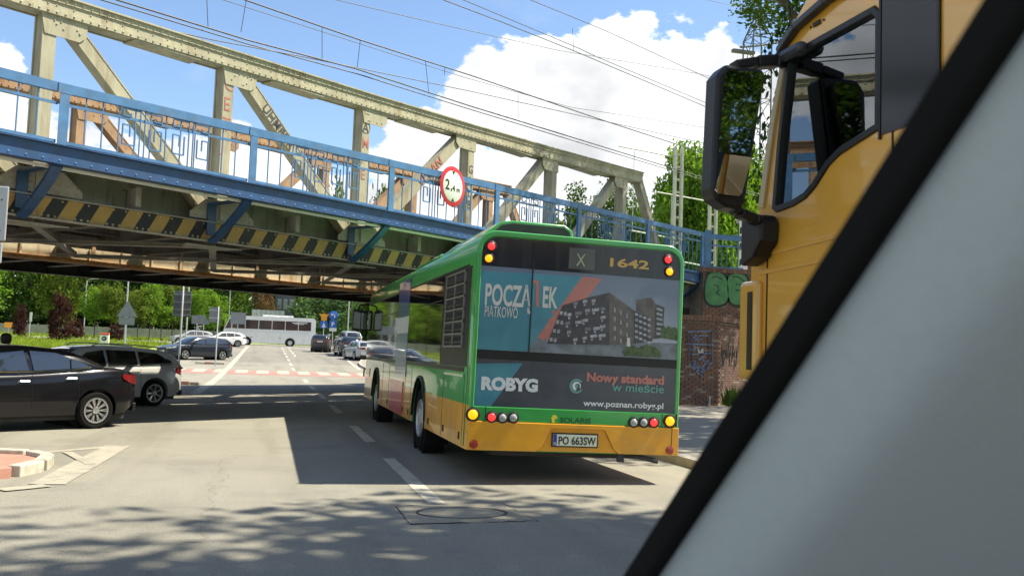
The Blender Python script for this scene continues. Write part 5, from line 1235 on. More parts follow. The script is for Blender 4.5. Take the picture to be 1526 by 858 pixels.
# blue and orange signs beyond the coach
def colour(c, n): return mat(n, c, .4, var=.05)
Mb = colour((.02, .12, .50), 'sign blue'); Mo = colour((.80, .32, .02), 'sign orange')
Y = 88; p = at(497, 470, Y); s = thing('blue_road_signs', 'post with a round blue left turn arrow sign above a square blue parking sign', 'road sign', (p.x, Y, 0)); z = at(497, 470, Y).z
disc(.42, .02).build('round_sign', Mb, s, 40, loc=(0, -.06, z))
b = MB(); b.box((.06, -.072, z - .22), (.16, -.066, z + .10)).box((-.12, -.072, z + .04), (.16, -.066, z + .13)); b.prism([(-.28, z + .085), (-.10, z + .22), (-.10, z - .05)], -.072, -.066); b.build('arrow', M_white, s)
MB().box((-.33, -.06, z - 1.12), (.33, -.04, z - .46)).build('square_sign', Mb, s, bevel=.01); text('P', .55, M_white, s, (-.17, -.065, z - 1.0), bold=.015, name='letter')
MB().box((-.33, -.06, z - 1.45), (.33, -.04, z - 1.15)).build('lower_plate', M_white, s)
pole(s, 0, 0, gz(Y), z + .4, .035)
p = at(483, 473, Y + 1); s = thing('warning_signs', 'post with an orange star shaped sign above a small blue crossing sign', 'road sign', (p.x, Y + 1, 0)); z = at(483, 472, Y + 1).z
MB().prism([(-.45, z + .28), (-.18, z + .22), (0, z + .34), (.18, z + .22), (.45, z + .28), (.26, z), (.26, z - .34), (-.26, z - .34), (-.26, z)], -.06, -.04).build('orange_sign', Mo, s, bevel=.01)
MB().box((-.32, -.06, z - 1.05), (.32, -.04, z - .42)).build('blue_sign', Mb, s, bevel=.01); MB().prism([(-.2, z - .98), (.2, z - .98), (0, z - .52)], -.068, -.0605).build('white_triangle', M_white, s)
pole(s, 0, 0, gz(Y), z + .25, .035)
# striped kilometre style post with a red cap
p = on_ground(155, 516); s = thing('boundary_post', 'short white post with a red top and round black emblem in the grass', 'post', (p.x, p.y, p.z))
MB().box((-.36, -.2, 0), (.36, .2, .95)).build('base', M_white, s, bevel=.04); MB().box((-.37, -.21, .951), (.37, .21, 1.13)).build('red_cap', mat('orange red', (.62, .12, .05), .4), s, bevel=.03)
disc(.20, .01, 20).build('emblem', M_ink, s, loc=(0, -.215, .66)); text('37', .2, M_white, s, (-.13, -.222, .59), bold=.004, name='digits')
# grey cabinet back at the left edge
Yg = 9; a_, c_ = at(-14, 340, Yg), at(10, 340, Yg); z1, z0 = at(5, 278, Yg).z, at(5, 393, Yg).z; zm = at(5, 361, Yg).z
s = thing('sign_board', 'grey back of a two part sign cut off by the left edge of the picture', 'road sign', (a_.x, Yg, 0)); wv = c_.x - a_.x
MB().box((-.5, -.02, zm + .01), (wv, 0, z1)).build('upper_plate', M_galv, s, bevel=.015); MB().box((-.5, -.02, z0), (wv - .02, 0, zm - .01)).build('lower_plate', M_galv, s, bevel=.015); pole(s, -.2, .04, 0, z1)
for zz in (z1 - .12, zm + .1): MB().lathe([(.008, -.021), (.006, -.028)], c=(wv - .05, 0, zz), axis='y', n=8).build('bolt', M_dark, s)
# yellow board far left
p = at(13, 484, 120); s = thing('yellow_board', 'small orange yellow board on the far left among the trees', 'sign', (p.x, 120, 0)); MB().box((-.45, -.05, p.z - .3), (.45, 0, p.z + .3)).build('board', Mo, s); pole(s, 0, .03, gz(120), p.z)
p = at(46, 472, 110); s = thing('slim_sign', 'narrow pale sign on a post at the far left in front of the purple bushes', 'sign', (p.x, 110, 0)); MB().box((-.12, -.05, p.z - .5), (.12, 0, p.z + .5)).build('plate', M_white, s); pole(s, -.05, .03, gz(110), p.z)
# pale wall panels above the coach and dark building behind
Y = 133; a_, c_ = at(375, 470, Y), at(424, 470, Y); z0, z1 = at(400, 480, Y).z, at(400, 462, Y).z
s = thing('noise_barrier', 'pale grey panelled barrier showing above the coach roof', 'barrier', (a_.x, Y, 0)); w = (c_.x - a_.x) / 7
for i in range(7): MB().box((i * w + .02, 0, gz(Y) - .1), ((i + 1) * w - .02, .08, z1)).build('panel', mat('pale barrier', (.42, .44, .45), .6, var=.15, scale=2), s)
a_, c_ = at(410, 450, 145), at(440, 450, 145)
s = thing('dark_building', 'dark flat roofed building behind the coach, between the trees', 'building', (a_.x, 145, gz(145) - .1)); w = c_.x - a_.x
MB().box((0, 0, 0), (w, 8, 9.5)).build('wall', mat('dark cladding', (.07, .075, .085), .6, var=.1), s)
MB().box((-.1, -.1, 9.502), (w + .1, 8.1, 9.7)).build('roof_edge', M_dark, s)
for i in range(3):
    for j in range(2):
        f = MB().box((w * (.12 + i * .3), -.03, 2 + j * 3.2), (w * (.12 + i * .3) + w * .18, -.001, 3.4 + j * 3.2)).build('window', M_galv, s); MB().box((w * (.13 + i * .3), -.04, 2.1 + j * 3.2), (w * (.13 + i * .3) + w * .16, -.031, 3.3 + j * 3.2)).build('pane', M_glass, f)
# long low fence behind the grass
fe = thing('panel_fence', 'long low grey concrete panel fence behind the grass, in front of the trees', 'fence', (0, 0, 0)); M_fc = mat('fence concrete', (.22, .22, .19), .8, var=.2, scale=1.5)
x = -75
k = 0
while x < at(338, 500, 138).x:
    Y = 138; MB().box((x + .06, Y, gz(Y) - .1), (x + 2.44, Y + .06, gz(Y) + 1.35)).build('fence_panel', M_fc, fe); MB().box((x - .06, Y - .02, gz(Y) - .1), (x + .055, Y + .08, gz(Y) + 1.5)).build('fence_post', M_fc, fe); x += 2.5
# ------------------------------------------------------------------ brick walls on the right
M_brk = [mat('brick red', (.115, .064, .048), .85, var=.25, scale=9, bump=.4, dirt=(.14, .10, .085), dirt_amt=.5, dscale=3), mat('brick dark', (.13, .075, .055), .85, var=.25, scale=9, bump=.4), mat('brick orange', (.155, .085, .056), .85, var=.2, scale=9, bump=.4), mat('brick pale', (.20, .16, .135), .85, var=.2, scale=9, bump=.4)]
M_mort = mat('mortar', (.28, .26, .23), .9, var=.2, scale=8)
BRM = [MB().box((0, -.045, 0), (.235, .02, .062)).mesh('brick', m, None) for m in M_brk]
def brick_face(parent, x0, x1, y, z0, z1, rz=0, org=(0, 0, 0), wts=(6, 3, 2, 1), ch=.075, limit=290, skew=0):
    """bricks laid in running bond; the nearest ones as parts, the rest in one mesh"""
    cnt = 0; rest = [MB() for _ in M_brk]; row = 0; z = z0
    while z < z1 - .03:
        x = x0 - (.125 if row % 2 else 0)
        while x < x1 - .02:
            a = max(x, x0); c = min(x + .235, x1); i = random.choices(range(4), wts)[0]; pr = random.uniform(-.006, .006)
            if c - a > .05:
                if cnt < limit and c - a > .23:
                    o = link(BRM[i], 'brick', parent, 0, (a, y + pr, z)); cnt += 1
                else: rest[i].box((a, y - .045 + pr, z), (c, y + .02, z + .062))
            x += .25
        z += ch; row += 1
    for i, r in enumerate(rest):
        if r.v: r.build('bricks', M_brk[i], parent)['kind'] = 'stuff'
pier = thing('brick_pier', 'lower brick wall with blue and black scrawled graffiti, right beside the bus', 'brick wall', (10.9, 26.62, 0))
MB().box((0, 0, -.1), (2.62, 1.7, 2.70)).build('wall_core', M_mort, pier)
brick_face(pier, 1.1, 2.64, 0, .13, 2.66)
brick_face(pier, 0, 1.1, 0, .13, 2.66, limit=0)
sd_ = thing('brick_return_wall', 'shaded side of the brick wall behind the lorry, with scrawled black lettering', 'brick wall', (13.5, 26.75, 0), R(38))
MB().box((.02, 0, -.1), (4.5, 1.5, 2.70)).build('wall_core', M_mort, sd_); brick_face(sd_, 0.03, 3.2, 0, .13, 2.66, wts=(3, 6, 1, 1), limit=280)  # brick mix and coping chosen dark to stand for the shaded side
for par, xa, xb, k in ((pier, -.05, 2.7, 22), (sd_, -.03, 4.5, 36)):
    for i in range(k): MB().box((xa + (xb - xa) * i / k + .004, -.12, 2.71), (xa + (xb - xa) * (i + 1) / k - .004, .32, 2.87)).build('coping_brick', M_brk[2] if par is pier else M_brk[1], par, bevel=.006)
    MB().box((xa, .321, 2.69), (xb, 1.7 if par is pier else 1.5, 2.8)).build('wall_top', M_conc, par)
# upper abutment wall
YU = 28.5
up0 = at(1047, 398, YU); zt = up0.z; zb = 0
uw = thing('abutment_wall', 'brick abutment wall above the lower wall, with two big green graffiti letters', 'brick wall', (up0.x, YU, 0)); Lw = 7.5
MB().box((0, 0, 0), (Lw, 1.0, zt - .16)).build('wall_core', M_mort, uw); brick_face(uw, 0, 2.7, 0, 2.6, zt - .18, limit=295, wts=(6, 3, 2, 2)); brick_face(uw, 2.7, Lw, 0, 2.0, zt - .18, limit=0)
for i in range(60): MB().box((i * .125 + .003 - .05, -.10, zt - .155), ((i + 1) * .125 - .003 - .05, .3, zt)).build('coping_brick', M_brk[0] if i % 3 else M_brk[2], uw)
MB().box((-2.6, 1.8, 0), (-.01, 2.4, zt - .1)).build('recess_shade_wall', M_dark, uw)  # near-black wall paints the deep shade of the recess
# brick end pillar
q = at(1112, 395, YU + .6); q1 = at(1112, 330, YU + .6)
ep = thing('brick_pillar', 'slim brick pillar with a white and black striped board, behind the lorry mirror', 'pillar', (q.x, YU + .6, 0)); MB().box((.02, .02, zt - .3), (1.25, .5, q1.z)).build('pillar_core', M_mort, ep); brick_face(ep, 0, 1.27, 0, zt, q1.z - .08, limit=200)
MB().box((-.08, -.08, q1.z), (1.35, .6, q1.z + .12)).build('cap', M_conc, ep)
sb = MB().box((-.32, -.1, zt + .05), (.0, -.06, q1.z + .05)).build('striped_board', M_white, ep)
for k in range(3): z_ = zt + .15 + k * .55; MB().prism([(-.318, z_), (-.002, z_ + .28), (-.002, z_ + .50), (-.318, z_ + .22)], -.104, -.1005).build('black_stripe', M_ink, sb)
# graffiti on the upper wall: two rounded green letters with dark outline
M_gg = mat('graffiti green', (.06, .20, .075), .7, var=.25, scale=4, dirt=(.12, .22, .12), dirt_amt=.5, dscale=3); M_go = mat('graffiti outline', (.012, .02, .016), .7)
def blob(cx, cz, rx, rz, m, lay, n=26, par=uw, wob=.04, nm='graffiti_fill', e=2.6):
    pts = []
    for k in range(n):
        a = 2 * math.pi * k / n; c_, s_ = math.cos(a), math.sin(a); r = 1 + wob * math.sin(3 * a + cx * 5)
        pts.append((cx + rx * r * math.copysign(abs(c_) ** (2 / e), c_), cz + rz * r * math.copysign(abs(s_) ** (2 / e), s_)))
    MB().prism(pts, -.053 - lay * .003, -.0515 - lay * .003).build(nm, m, par)
def U(x, y, Y=YU): p = at(x, y, Y); return (p.x - up0.x, p.z)
for (x, y, w_, h_) in ((1067, 431, 19, 24), (1098, 430, 17, 23)):
    c0 = U(x, y); wu = w_ / 44.; hu = h_ / 43.
    blob(c0[0], c0[1], wu + .06, hu + .07, M_go, 0, nm='graffiti_outline'); blob(c0[0], c0[1], wu - .01, hu - .01, M_gg, 1)
def scrawl(par, pts, m, w=.03, lay=3, nm='graffiti_line', y=-.062):
    b = MB()
    for i in range(len(pts) - 1): b.beam((pts[i][0], y, pts[i][1]), (pts[i + 1][0], y, pts[i + 1][1]), .004, w, (0, 0, 1) if abs(pts[i][0] - pts[i + 1][0]) > .02 else (1, 0, 0))
    b.build(nm, m, par)
c0 = U(1067, 431); scrawl(uw, [(c0[0] - .1, c0[1] + .15), (c0[0] + .05, c0[1] + .1), (c0[0] + .08, c0[1] - .05), (c0[0] - .02, c0[1] - .12), (c0[0] + .12, c0[1] - .2)], M_go)
scrawl(uw, [(c0[0] - .18, c0[1] + .38), (c0[0], c0[1] + .42), (c0[0] + .2, c0[1] + .33)], M_go)
c0 = U(1098, 430); scrawl(uw, [(c0[0] - .2, c0[1] + .38), (c0[0], c0[1] + .40), (c0[0] + .25, c0[1] + .25)], M_go); scrawl(uw, [(c0[0] - .06, c0[1] - .02), (c0[0], c0[1] - .08), (c0[0] + .08, c0[1] - .02)], M_go); scrawl(uw, [(c0[0] - .04, c0[1] + .1), (c0[0] - .035, c0[1] + .17)], M_go); scrawl(uw, [(c0[0] + .06, c0[1] + .1), (c0[0] + .065, c0[1] + .17)], M_go)
# blue tag on the pier
M_gb = mat('graffiti blue', (.13, .17, .26), .8, var=.3, scale=6); M_gw2 = mat('graffiti white', (.42, .43, .42), .8, var=.3)
rnd = random.Random(5)
def V(x, y): p = at(x, y, 26.57); return (p.x - 10.9, p.z)
for pts in ([(1025, 494), (1060, 493), (1060, 540), (1043, 558), (1026, 542), (1025, 494)], [(1030, 500), (1055, 500), (1056, 536), (1043, 550), (1031, 538), (1030, 500)], [(1022, 512), (1064, 514)], [(1028, 528), (1062, 526)], [(1043, 545), (1046, 562)], [(1032, 540), (1050, 530)], [(1035, 552), (1056, 548)]): scrawl(pier, [V(*p) for p in pts], M_gb, .045)
for k in range(9):
    x, y = rnd.uniform(1027, 1057), rnd.uniform(498, 545); scrawl(pier, [V(x, y), V(x + rnd.uniform(-8, 8), y + rnd.uniform(-8, 8)), V(x + rnd.uniform(-8, 8), y + rnd.uniform(-8, 8))], M_gb, .03)
for pts in ([(1040, 520), (1043, 528), (1046, 520)], [(1047, 519), (1047, 528)], [(1054, 588), (1055, 604)], [(1058, 590), (1057, 606)]): scrawl(pier, [V(*p) for p in pts], M_gw2, .045)
for k in range(7): 
    x = .25 + k * .17; scrawl(sd_, [(x, 2.0 + rnd.uniform(-.1, .1)), (x + rnd.uniform(-.1, .15), 1.6), (x + .12, 1.85), (x + rnd.uniform(0, .1), 1.35)], M_ink, .022)
# railing on the wall and behind
YR = YU + .25
r2 = thing('wall_railing', 'dark blue railing on top of the brick abutment wall, in front of the trees', 'railing', (0, YR, 0))
xa = at(1056, 350, YR).x; xb = at(1108, 350, YR).x; zr = at(1080, 350, YR).z
railing_bay(r2, xa + .1, xb, zt, zt, zr, zr, 6, keys=False)
MB().box((xa - .11, -.05, zt), (xa + .09, .05, zr + .12)).build('rail_post', M_blue, r2)
MB().box((-24, -2.0, 0), (21.8, 0, 0)) if False else None
# abutment under the bridge end and embankment
ab = thing('bridge_abutment', 'dark brick abutment under the right end of the railway bridge', 'abutment', BP, BRZ); bscale(ab)
MB().box((21.9, -1.2, -.6), (26, 15.5, 3.64)).build('wall', mat('brown black brick', (.09, .065, .055), .9, var=.3, scale=5, bump=.4), ab)  # very dark brick tone, varied by noise
MB().box((22.3, -1.2, 3.641), (26, 15.5, 4.58)).build('bearing_shelf', M_conc, ab)
struct(MB().prism([(26.01, -.6), (26.01, 4.5), (60, 4.6), (140, 4.6), (140, -.6)], .8, 16).build('embankment', M_grass, None)).matrix_world = Matrix.Translation(BP) @ Matrix.Rotation(BRZ, 4, 'Z') @ Matrix.Diagonal((BK, BK, BK, 1))

# ------------------------------------------------------------------ overhead line masts and wires
def lattice_mast(label, x, y, z0, z1, w=.36, name='overhead_line_mast'):
    s = thing(name, label, 'mast', (x, y, z0)); h = z1 - z0
    M_m = mat('pale mast concrete', (.50, .48, .44), .7, var=.12, dirt=(.3, .28, .24), dirt_amt=.5)
    for e in (-1, 1): MB().box((e * w / 2 - .06, -.1, 0), (e * w / 2 + .06, .1, h)).build('leg', M_m, s, bevel=.01)
    b = MB(); z = .3
    while z < h: b.box((-w / 2 + .06, -.05, z), (w / 2 - .06, .05, z + .10)); z += .62
    b.build('rung', M_m, s)
    for zz, L in ((h - .5, 3.2), (h * .62, 2.6)): MB().tube([(0, 0, zz), (-L, -.2, zz + .25)], .035).build('bracket_arm', M_galv, s)
    MB().tube([(-2.4, -.2, h * .62 + .2), (-2.4, -.2, h - .4)], .02).build('insulator_rod', M_galv, s)
    return s
p = at(1008, 380, 42); lattice_mast('pale ladder like overhead line mast right of the bus roof, taller one', p.x, 42, 0, at(1009, 220, 42).z)
p = at(1061, 380, 44); lattice_mast('pale ladder like overhead line mast just left of the brick pillar', p.x, 44, 0, at(1061, 287, 44).z)
# steel pylon
Y = 70; p0 = at(1124, 350, Y); zt_ = at(1124, 14, Y).z; zk = at(1124, 60, Y).z
py = thing('lattice_pylon', 'tall dark lattice steel pylon behind the lorry mirror', 'pylon', (p0.x, Y, 0)); M_py = mat('dark galvanised', (.12, .12, .125), .6, .3, var=.2)
def leg_w(z): return 1.55 if z < zk else 1.55 * max(.12, (zt_ - z) / (zt_ - zk))
lv = [0] + [zk * k / 11 for k in range(1, 12)] + [zk + (zt_ - zk) * k / 4 for k in range(1, 5)]
for ex, ey in ((-1, -1), (1, -1), (1, 1), (-1, 1)):
    b = MB()
    for a, c in zip(lv, lv[1:]): b.beam((ex * leg_w(a) * .55, ey * leg_w(a) * .55, a), (ex * leg_w(c) * .55, ey * leg_w(c) * .55, c), .10, .10)
    b.build('leg', M_py, py)
b = MB()
for a, c in zip(lv, lv[1:]):
    for (e0, e1) in (((-1, -1), (1, -1)), ((1, -1), (1, 1)), ((1, 1), (-1, 1)), ((-1, 1), (-1, -1))):
        A, C_ = leg_w(a) * .55, leg_w(c) * .55
        b.beam((e0[0] * A, e0[1] * A, a), (e1[0] * C_, e1[1] * C_, c), .05, .05); b.beam((e0[0] * A, e0[1] * A, a), (e1[0] * A, e1[1] * A, a), .05, .05)
b.build('bracing', M_py, py)
for zz in (at(1124, 68, Y).z,): MB().tube([(-1.6, 0, zz - .3), (0, 0, zz), (3.5, 0, zz + .9)], .09).build('cross_arm', M_py, py); MB().box((-2.3, -.2, zz - .8), (-.3, .2, zz - .55)).build('switch', M_py, py)
M_wire = mat('wire', (.05, .055, .06), .5, .3)
def wire(label, pts, o, r=.014, ext=40, sag=0):
    """wire through photograph pixels on the vertical plane at offset o"""
    q = [on_b(x, y, o) for x, y in pts]; s0, h0 = q[0]; s1, h1 = q[-1]
    k = (h1 - h0) / (s1 - s0); P = [(s0 - ext, h0 - k * ext * .4)] + q + [(s1 + 14, h1 + k * 14)]
    t = MB().tube([bw(s, o, h) for s, h in P], r * 1.45, 5).build('overhead_wire', M_wire, None, 60); tag(t, label, 'wire', 'overhead wires above the railway'); return q
A_ = wire('lowest long overhead wire running above the truss, with thin droppers', [(173, 0), (369, 60), (531, 103), (700, 158), (980, 244)], 3.2)
wire('twin of the lowest long overhead wire, just under it', [(150, 0), (369, 66), (531, 110), (700, 163), (980, 248)], 3.3, .011)
B_ = wire('sagging carrier wire above the lowest long overhead wire', [(367, 1), (537, 60), (634, 91), (700, 112), (900, 180), (1060, 232)], 3.2)
wire('thin single wire crossing the carrier wires at a flatter slope', [(180, 30), (318, 60), (457, 86), (700, 136), (1010, 205)], 3.2, .009)
wire('upper overhead wire of the second track', [(660, 0), (745, 32), (860, 78), (1058, 162)], 5, .012); wire('carrier wire of the second track, touching the cloud edge', [(690, 0), (862, 72), (887, 84), (1058, 156)], 5, .010)
wire('highest overhead wire near the top of the cloud', [(790, 0), (900, 45), (1045, 112)], 5, .010); wire('thin wire across the middle of the big cloud', [(500, 0), (650, 35), (830, 75), (1040, 110)], 5, .008); wire('thin wire leading to the top of the pylon', [(1030, -8), (1060, 2), (1130, 16)], 9, .010, ext=30)
wire('faint low wire in front of the right trees', [(690, 115), (850, 160), (1050, 190)], 5, .007)
for (x0, y0, x1, y1) in ((308, -6, 310, 40), (367, 1, 359, 48), (480, 40, 480, 92), (537, 60, 532, 103), (634, 91, 639, 140), (663, 100, 662, 112), (772, 140, 772, 178), (853, 42, 855, 76)):
    o_ = 3.2 if x0 < 800 else 5; (sa, ha), (sb_, hb) = on_b(x0, y0, o_), on_b(x1, y1, o_)
    t = MB().tube([bw(sa, o_, ha), bw(sb_, o_, hb)], .008, 4).build('dropper_wire', M_wire); tag(t, ['leftmost thin dropper hanging from the picture top edge to the wires', 'second dropper from the left, from the picture top edge down to the lowest wire', 'third dropper from the left, above the first graffiti diagonal', 'dropper left of the big cloud, fourth from the left', 'dropper just left of the cloud edge, fifth from the left', 'short dropper on the cloud edge, sixth from the left', 'dropper in front of the cloud, second from the right', 'rightmost short dropper high on the cloud'][(308, 367, 480, 537, 634, 663, 772, 853).index(x0)], 'wire', 'droppers between the overhead wires')

# ------------------------------------------------------------------ trees
def leaf_mat(name, c, var=.35):
    m = bpy.data.materials.new(name); m.use_nodes = True; t = m.node_tree
    for q in list(t.nodes): t.nodes.remove(q)
    tc = N(t, 'ShaderNodeTexCoord'); nz = N(t, 'ShaderNodeTexNoise'); nz.inputs['Scale'].default_value = 1.1; nz.inputs['Detail'].default_value = 8; t.links.new(tc.outputs['Object'], nz.inputs['Vector'])
    r = N(t, 'ShaderNodeMapRange'); r.inputs['From Min'].default_value = .3; r.inputs['From Max'].default_value = .7; r.inputs['To Min'].default_value = 1 - var; r.inputs['To Max'].default_value = 1 + var; t.links.new(nz.outputs['Fac'], r.inputs['Value'])
    vm = N(t, 'ShaderNodeVectorMath', operation='SCALE'); vm.inputs[0].default_value = c; t.links.new(r.outputs[0], vm.inputs['Scale'])
    d = N(t, 'ShaderNodeBsdfDiffuse'); tl = N(t, 'ShaderNodeBsdfTranslucent'); t.links.new(vm.outputs[0], d.inputs[0])
    v2 = N(t, 'ShaderNodeVectorMath', operation='MULTIPLY'); v2.inputs[1].default_value = (1.4, 1.3, .5); t.links.new(vm.outputs[0], v2.inputs[0]); t.links.new(v2.outputs[0], tl.inputs[0])
    mx = N(t, 'ShaderNodeMixShader'); mx.inputs[0].default_value = .42; t.links.new(d.outputs[0], mx.inputs[1]); t.links.new(tl.outputs[0], mx.inputs[2])
    o = N(t, 'ShaderNodeOutputMaterial'); t.links.new(mx.outputs[0], o.inputs[0]); return m
L_mid = leaf_mat('leaf mid green', (.072, .130, .034)); L_yel = leaf_mat('leaf yellow green', (.125, .180, .038)); L_dark = leaf_mat('leaf dark green', (.030, .064, .028)); L_pur = leaf_mat('leaf purple', (.055, .026, .030)); L_bri = leaf_mat('leaf bright green', (.15, .27, .042)); L_brn = leaf_mat('leaf brown', (.16, .11, .06))
M_bark = mat('bark', (.09, .07, .05), .9, var=.3, scale=6, bump=.6)
def crown_mesh(seed, n_cl, per, leaf, shape='round', cl_r=.22):
    """unit crown: x,y in -1..1, z 0..2"""
    r = random.Random(seed); vs = []; fs = []; cents = []
    while len(cents) < n_cl:
        p = Vector((r.uniform(-1, 1), r.uniform(-1, 1), r.uniform(0, 2)))
        if shape == 'round': rad = math.sqrt(p.x**2 + p.y**2 + ((p.z - .95) / 1.05)**2); lim = .92 + .25 * noise.noise(p * 1.7 + Vector((seed, 0, 0)))
        elif shape == 'column': rad = math.sqrt(p.x**2 + p.y**2) / (1 - .5 * max(0, p.z - 1.2)); lim = .85 + .2 * noise.noise(p * 2 + Vector((seed, 0, 0)))
        else: rad = math.sqrt(p.x**2 + p.y**2) / max(.08, (1.05 - .48 * p.z)); lim = .95
        if rad < lim and (rad > lim * .45 or r.random() < .3): cents.append(p)
    for c in cents:
        cr = cl_r * r.uniform(.6, 1.3)
        for _ in range(per):
            d = Vector((r.gauss(0, 1), r.gauss(0, 1), r.gauss(0, .8))).normalized() * cr * r.random() ** .4; p = c + d
            a = Vector((r.gauss(0, 1), r.gauss(0, 1), r.gauss(0, .6))).normalized(); q = a.cross(Vector((r.gauss(0, 1), r.gauss(0, 1), r.gauss(0, 1)))).normalized(); s = leaf * r.uniform(.6, 1.3)
            k = len(vs); vs += [p - a * s, p + q * s * .55, p + a * s, p - q * s * .55]; fs.append((k, k + 1, k + 2, k + 3))
    me = bpy.data.meshes.new('crown'); me.from_pydata(vs, [], fs); return me, cents
CV = {}
def crown_var(kind, i):
    if (kind, i) not in CV:
        CV[(kind, i)] = {'far': lambda: crown_mesh(i + 1, 120, 42, .055, 'round', .24), 'column': lambda: crown_mesh(i + 11, 90, 40, .075, 'column', .26), 'cone': lambda: crown_mesh(i + 31, 110, 40, .05, 'cone', .2), 'near': lambda: crown_mesh(i + 21, 260, 70, .030, 'round', .19), 'dense': lambda: crown_mesh(i + 61, 420, 80, .036, 'round', .17), 'fine': lambda: crown_mesh(i + 71, 420, 60, .017, 'round', .13), 'airy': lambda: crown_mesh(i + 41, 60, 34, .030, 'round', .16)}[kind]()
    return CV[(kind, i)]
def tree(name, label, x, y, z0, h, rad, kind, leaf, var=0, trunk=.3, trunk_r=None, group=None, limbs=7, cat='tree', rz=None):
    o = thing(name, label, cat, (x, y, z0), rz if rz is not None else random.uniform(0, 6.28), group); me, cents = crown_var(kind, var)
    zc = h * trunk; c = link(me, 'crown', o, 0, (0, 0, zc)); c.scale = (rad, rad, (h - zc) / 2)
    if not me.materials: me.materials.append(leaf)
    c.material_slots[0].link = 'OBJECT'; c.material_slots[0].material = leaf
    tr_ = trunk_r or max(.05, h * .017); b = MB(); b.tube([(0, 0, -.2), (.02 * h * .3, 0, zc * .6), (0, .01 * h, zc + (h - zc) * .35), (0, 0, zc + (h - zc) * .8)], [tr_ * 1.2, tr_, tr_ * .6, tr_ * .15], 8)
    rr_ = random.Random(var + 5)
    for cpt in rr_.sample(cents, min(limbs, len(cents))):
        e = Vector((cpt.x * rad, cpt.y * rad, zc + cpt.z * (h - zc) / 2)); s = Vector((0, 0, min(e.z * .8, zc + (h - zc) * rr_.uniform(.0, .5)))); m_ = s.lerp(e, .5) + Vector((0, 0, -.03 * h)); b.tube([s, m_, e], [tr_ * .45, tr_ * .3, tr_ * .1], 5)
    b.build('trunk', M_bark, o, 50); return o
# row beyond the fence on the left
r = random.Random(3); GF = 'trees beyond the fence and the junction'; x = -74; i = 0
LF = [L_mid, L_yel, L_mid, L_dark, L_yel, L_mid, L_bri]
while x < 55:
    Y = r.uniform(146, 158); h = r.uniform(11, 15); lf = LF[i % 7]
    if at(366, 480, Y).x - 3 < x < at(440, 480, Y).x + 2: x += 5; i += 1; continue
    tree('park_tree', {L_mid: 'mid green bushy tree in the row beyond the panel fence', L_yel: 'yellow green sunlit tree in the row beyond the panel fence', L_dark: 'dark green tree in the row beyond the panel fence', L_bri: 'bright green young tree in the row beyond the panel fence'}[lf], x, Y, gz(Y), h, r.uniform(3.6, 5.0), 'far', lf, i % 4, .10, group=GF, limbs=3); x += r.uniform(4.4, 6.4); i += 1
x = -90
while x < 75:
    Y = r.uniform(170, 195); h = r.uniform(15, 21)
    tree('park_tree', 'tall dark tree in the rear row, filling the gaps between the front trees', x, Y, 2.2, h, r.uniform(5.5, 7.5), 'far', L_dark if r.random() < .6 else L_mid, r.randrange(4), .05, group=GF, limbs=3); x += r.uniform(6.5, 9)
for px, pb, pt, w_px, lab in ((87, 508, 446, 34, 'largest purple leaved columnar shrub in the grass, right of the left edge'), (28, 500, 458, 20, 'purple leaved shrub in the grass near the left edge'), (112, 500, 474, 24, 'low purple shrub just right of the largest purple one'), (173, 504, 484, 26, 'round low purple shrub behind the triangular sign')):
    Y = 108 if px != 87 else 97; p = at(px, pb, Y); k = 1400 / Y; h = (pb - pt) / k * 1.02
    tree('purple_shrub', lab, p.x, Y, gz(Y), h, w_px / k / 2, 'column', L_pur, px % 3, .02, .06, limbs=2, cat='shrub')
p = at(797 * 0 + 402, 450, 160); tree('copper_tree', 'brownish tree between the two lamp posts behind the coach', p.x - 1, 142, gz(142), 9.5, 1.7, 'far', L_brn, 1, .1, limbs=3)
p = at(448, 500, 130); tree('weeping_tree', 'pale blue green spreading tree right of the coach end', p.x + 4, 132, gz(132), 8.2, 5.5, 'far', leaf_mat('leaf blue green', (.075, .135, .07)), 2, .05, limbs=3)
# young staked trees in the verge
for k, px in enumerate((205, 222, 240, 256, 300, 318, 165, 140)):
    Y = 118 + (k * 37 % 9); p = at(px, 500, Y); tree('young_tree', 'young bright green verge tree with a thin bare trunk in front of the fence', p.x, Y, gz(Y), 6.2 + (k * 13 % 5) * .3, 1.9, 'far', L_bri if k % 3 else L_yel, k % 4, .30, .06, group='young trees in the verge', limbs=3)
x = -92
while x < 70:
    tree('hedge_shrub', 'dense dark shrub in the undergrowth between the tree rows', x, 162 + r.uniform(-3, 3), gz(162) - .4, r.uniform(4.5, 6), r.uniform(3.4, 4.4), 'far', L_dark, r.randrange(4), .0, .1, group='undergrowth shrubs behind the front trees', limbs=1, cat='shrub'); x += r.uniform(3.4, 4.6)
# right hand trees
def rt(lab, px, pt, Y, z0, rad, kind, lf, var, trunk, **k):
    p = at(px, 300, Y); return tree('broadleaf_tree', lab, p.x, Y, z0, at(px, pt, Y).z - z0, rad, kind, lf, var, trunk, **k)
rt('big bright green tree filling the gap between the bus and the lorry', 1050, 204, 50, 3.4, 3.1, 'dense', L_bri, 0, .04, limbs=12)
rt('bright green tree between the two ladder like masts and the lorry mirror', 1100, 214, 54, 3.4, 3.3, 'dense', L_bri, 1, .04, limbs=12)
rt('green tree partly behind the lorry mirror, right of the big bright one', 1128, 222, 56, 3.8, 3.6, 'near', L_mid, 1, .1, limbs=10)
rt('smaller green tree showing through the end of the truss', 905, 262, 66, 4.2, 3.6, 'near', L_mid, 1, .1, limbs=8); rt('pale green tree behind the truss just left of the last post', 858, 300, 70, 4.0, 2.6, 'far', L_yel, 3, .05)
rt('low green tree between the truss end and the tall mast', 975, 300, 60, 4.0, 3.0, 'far', L_mid, 2, .05)
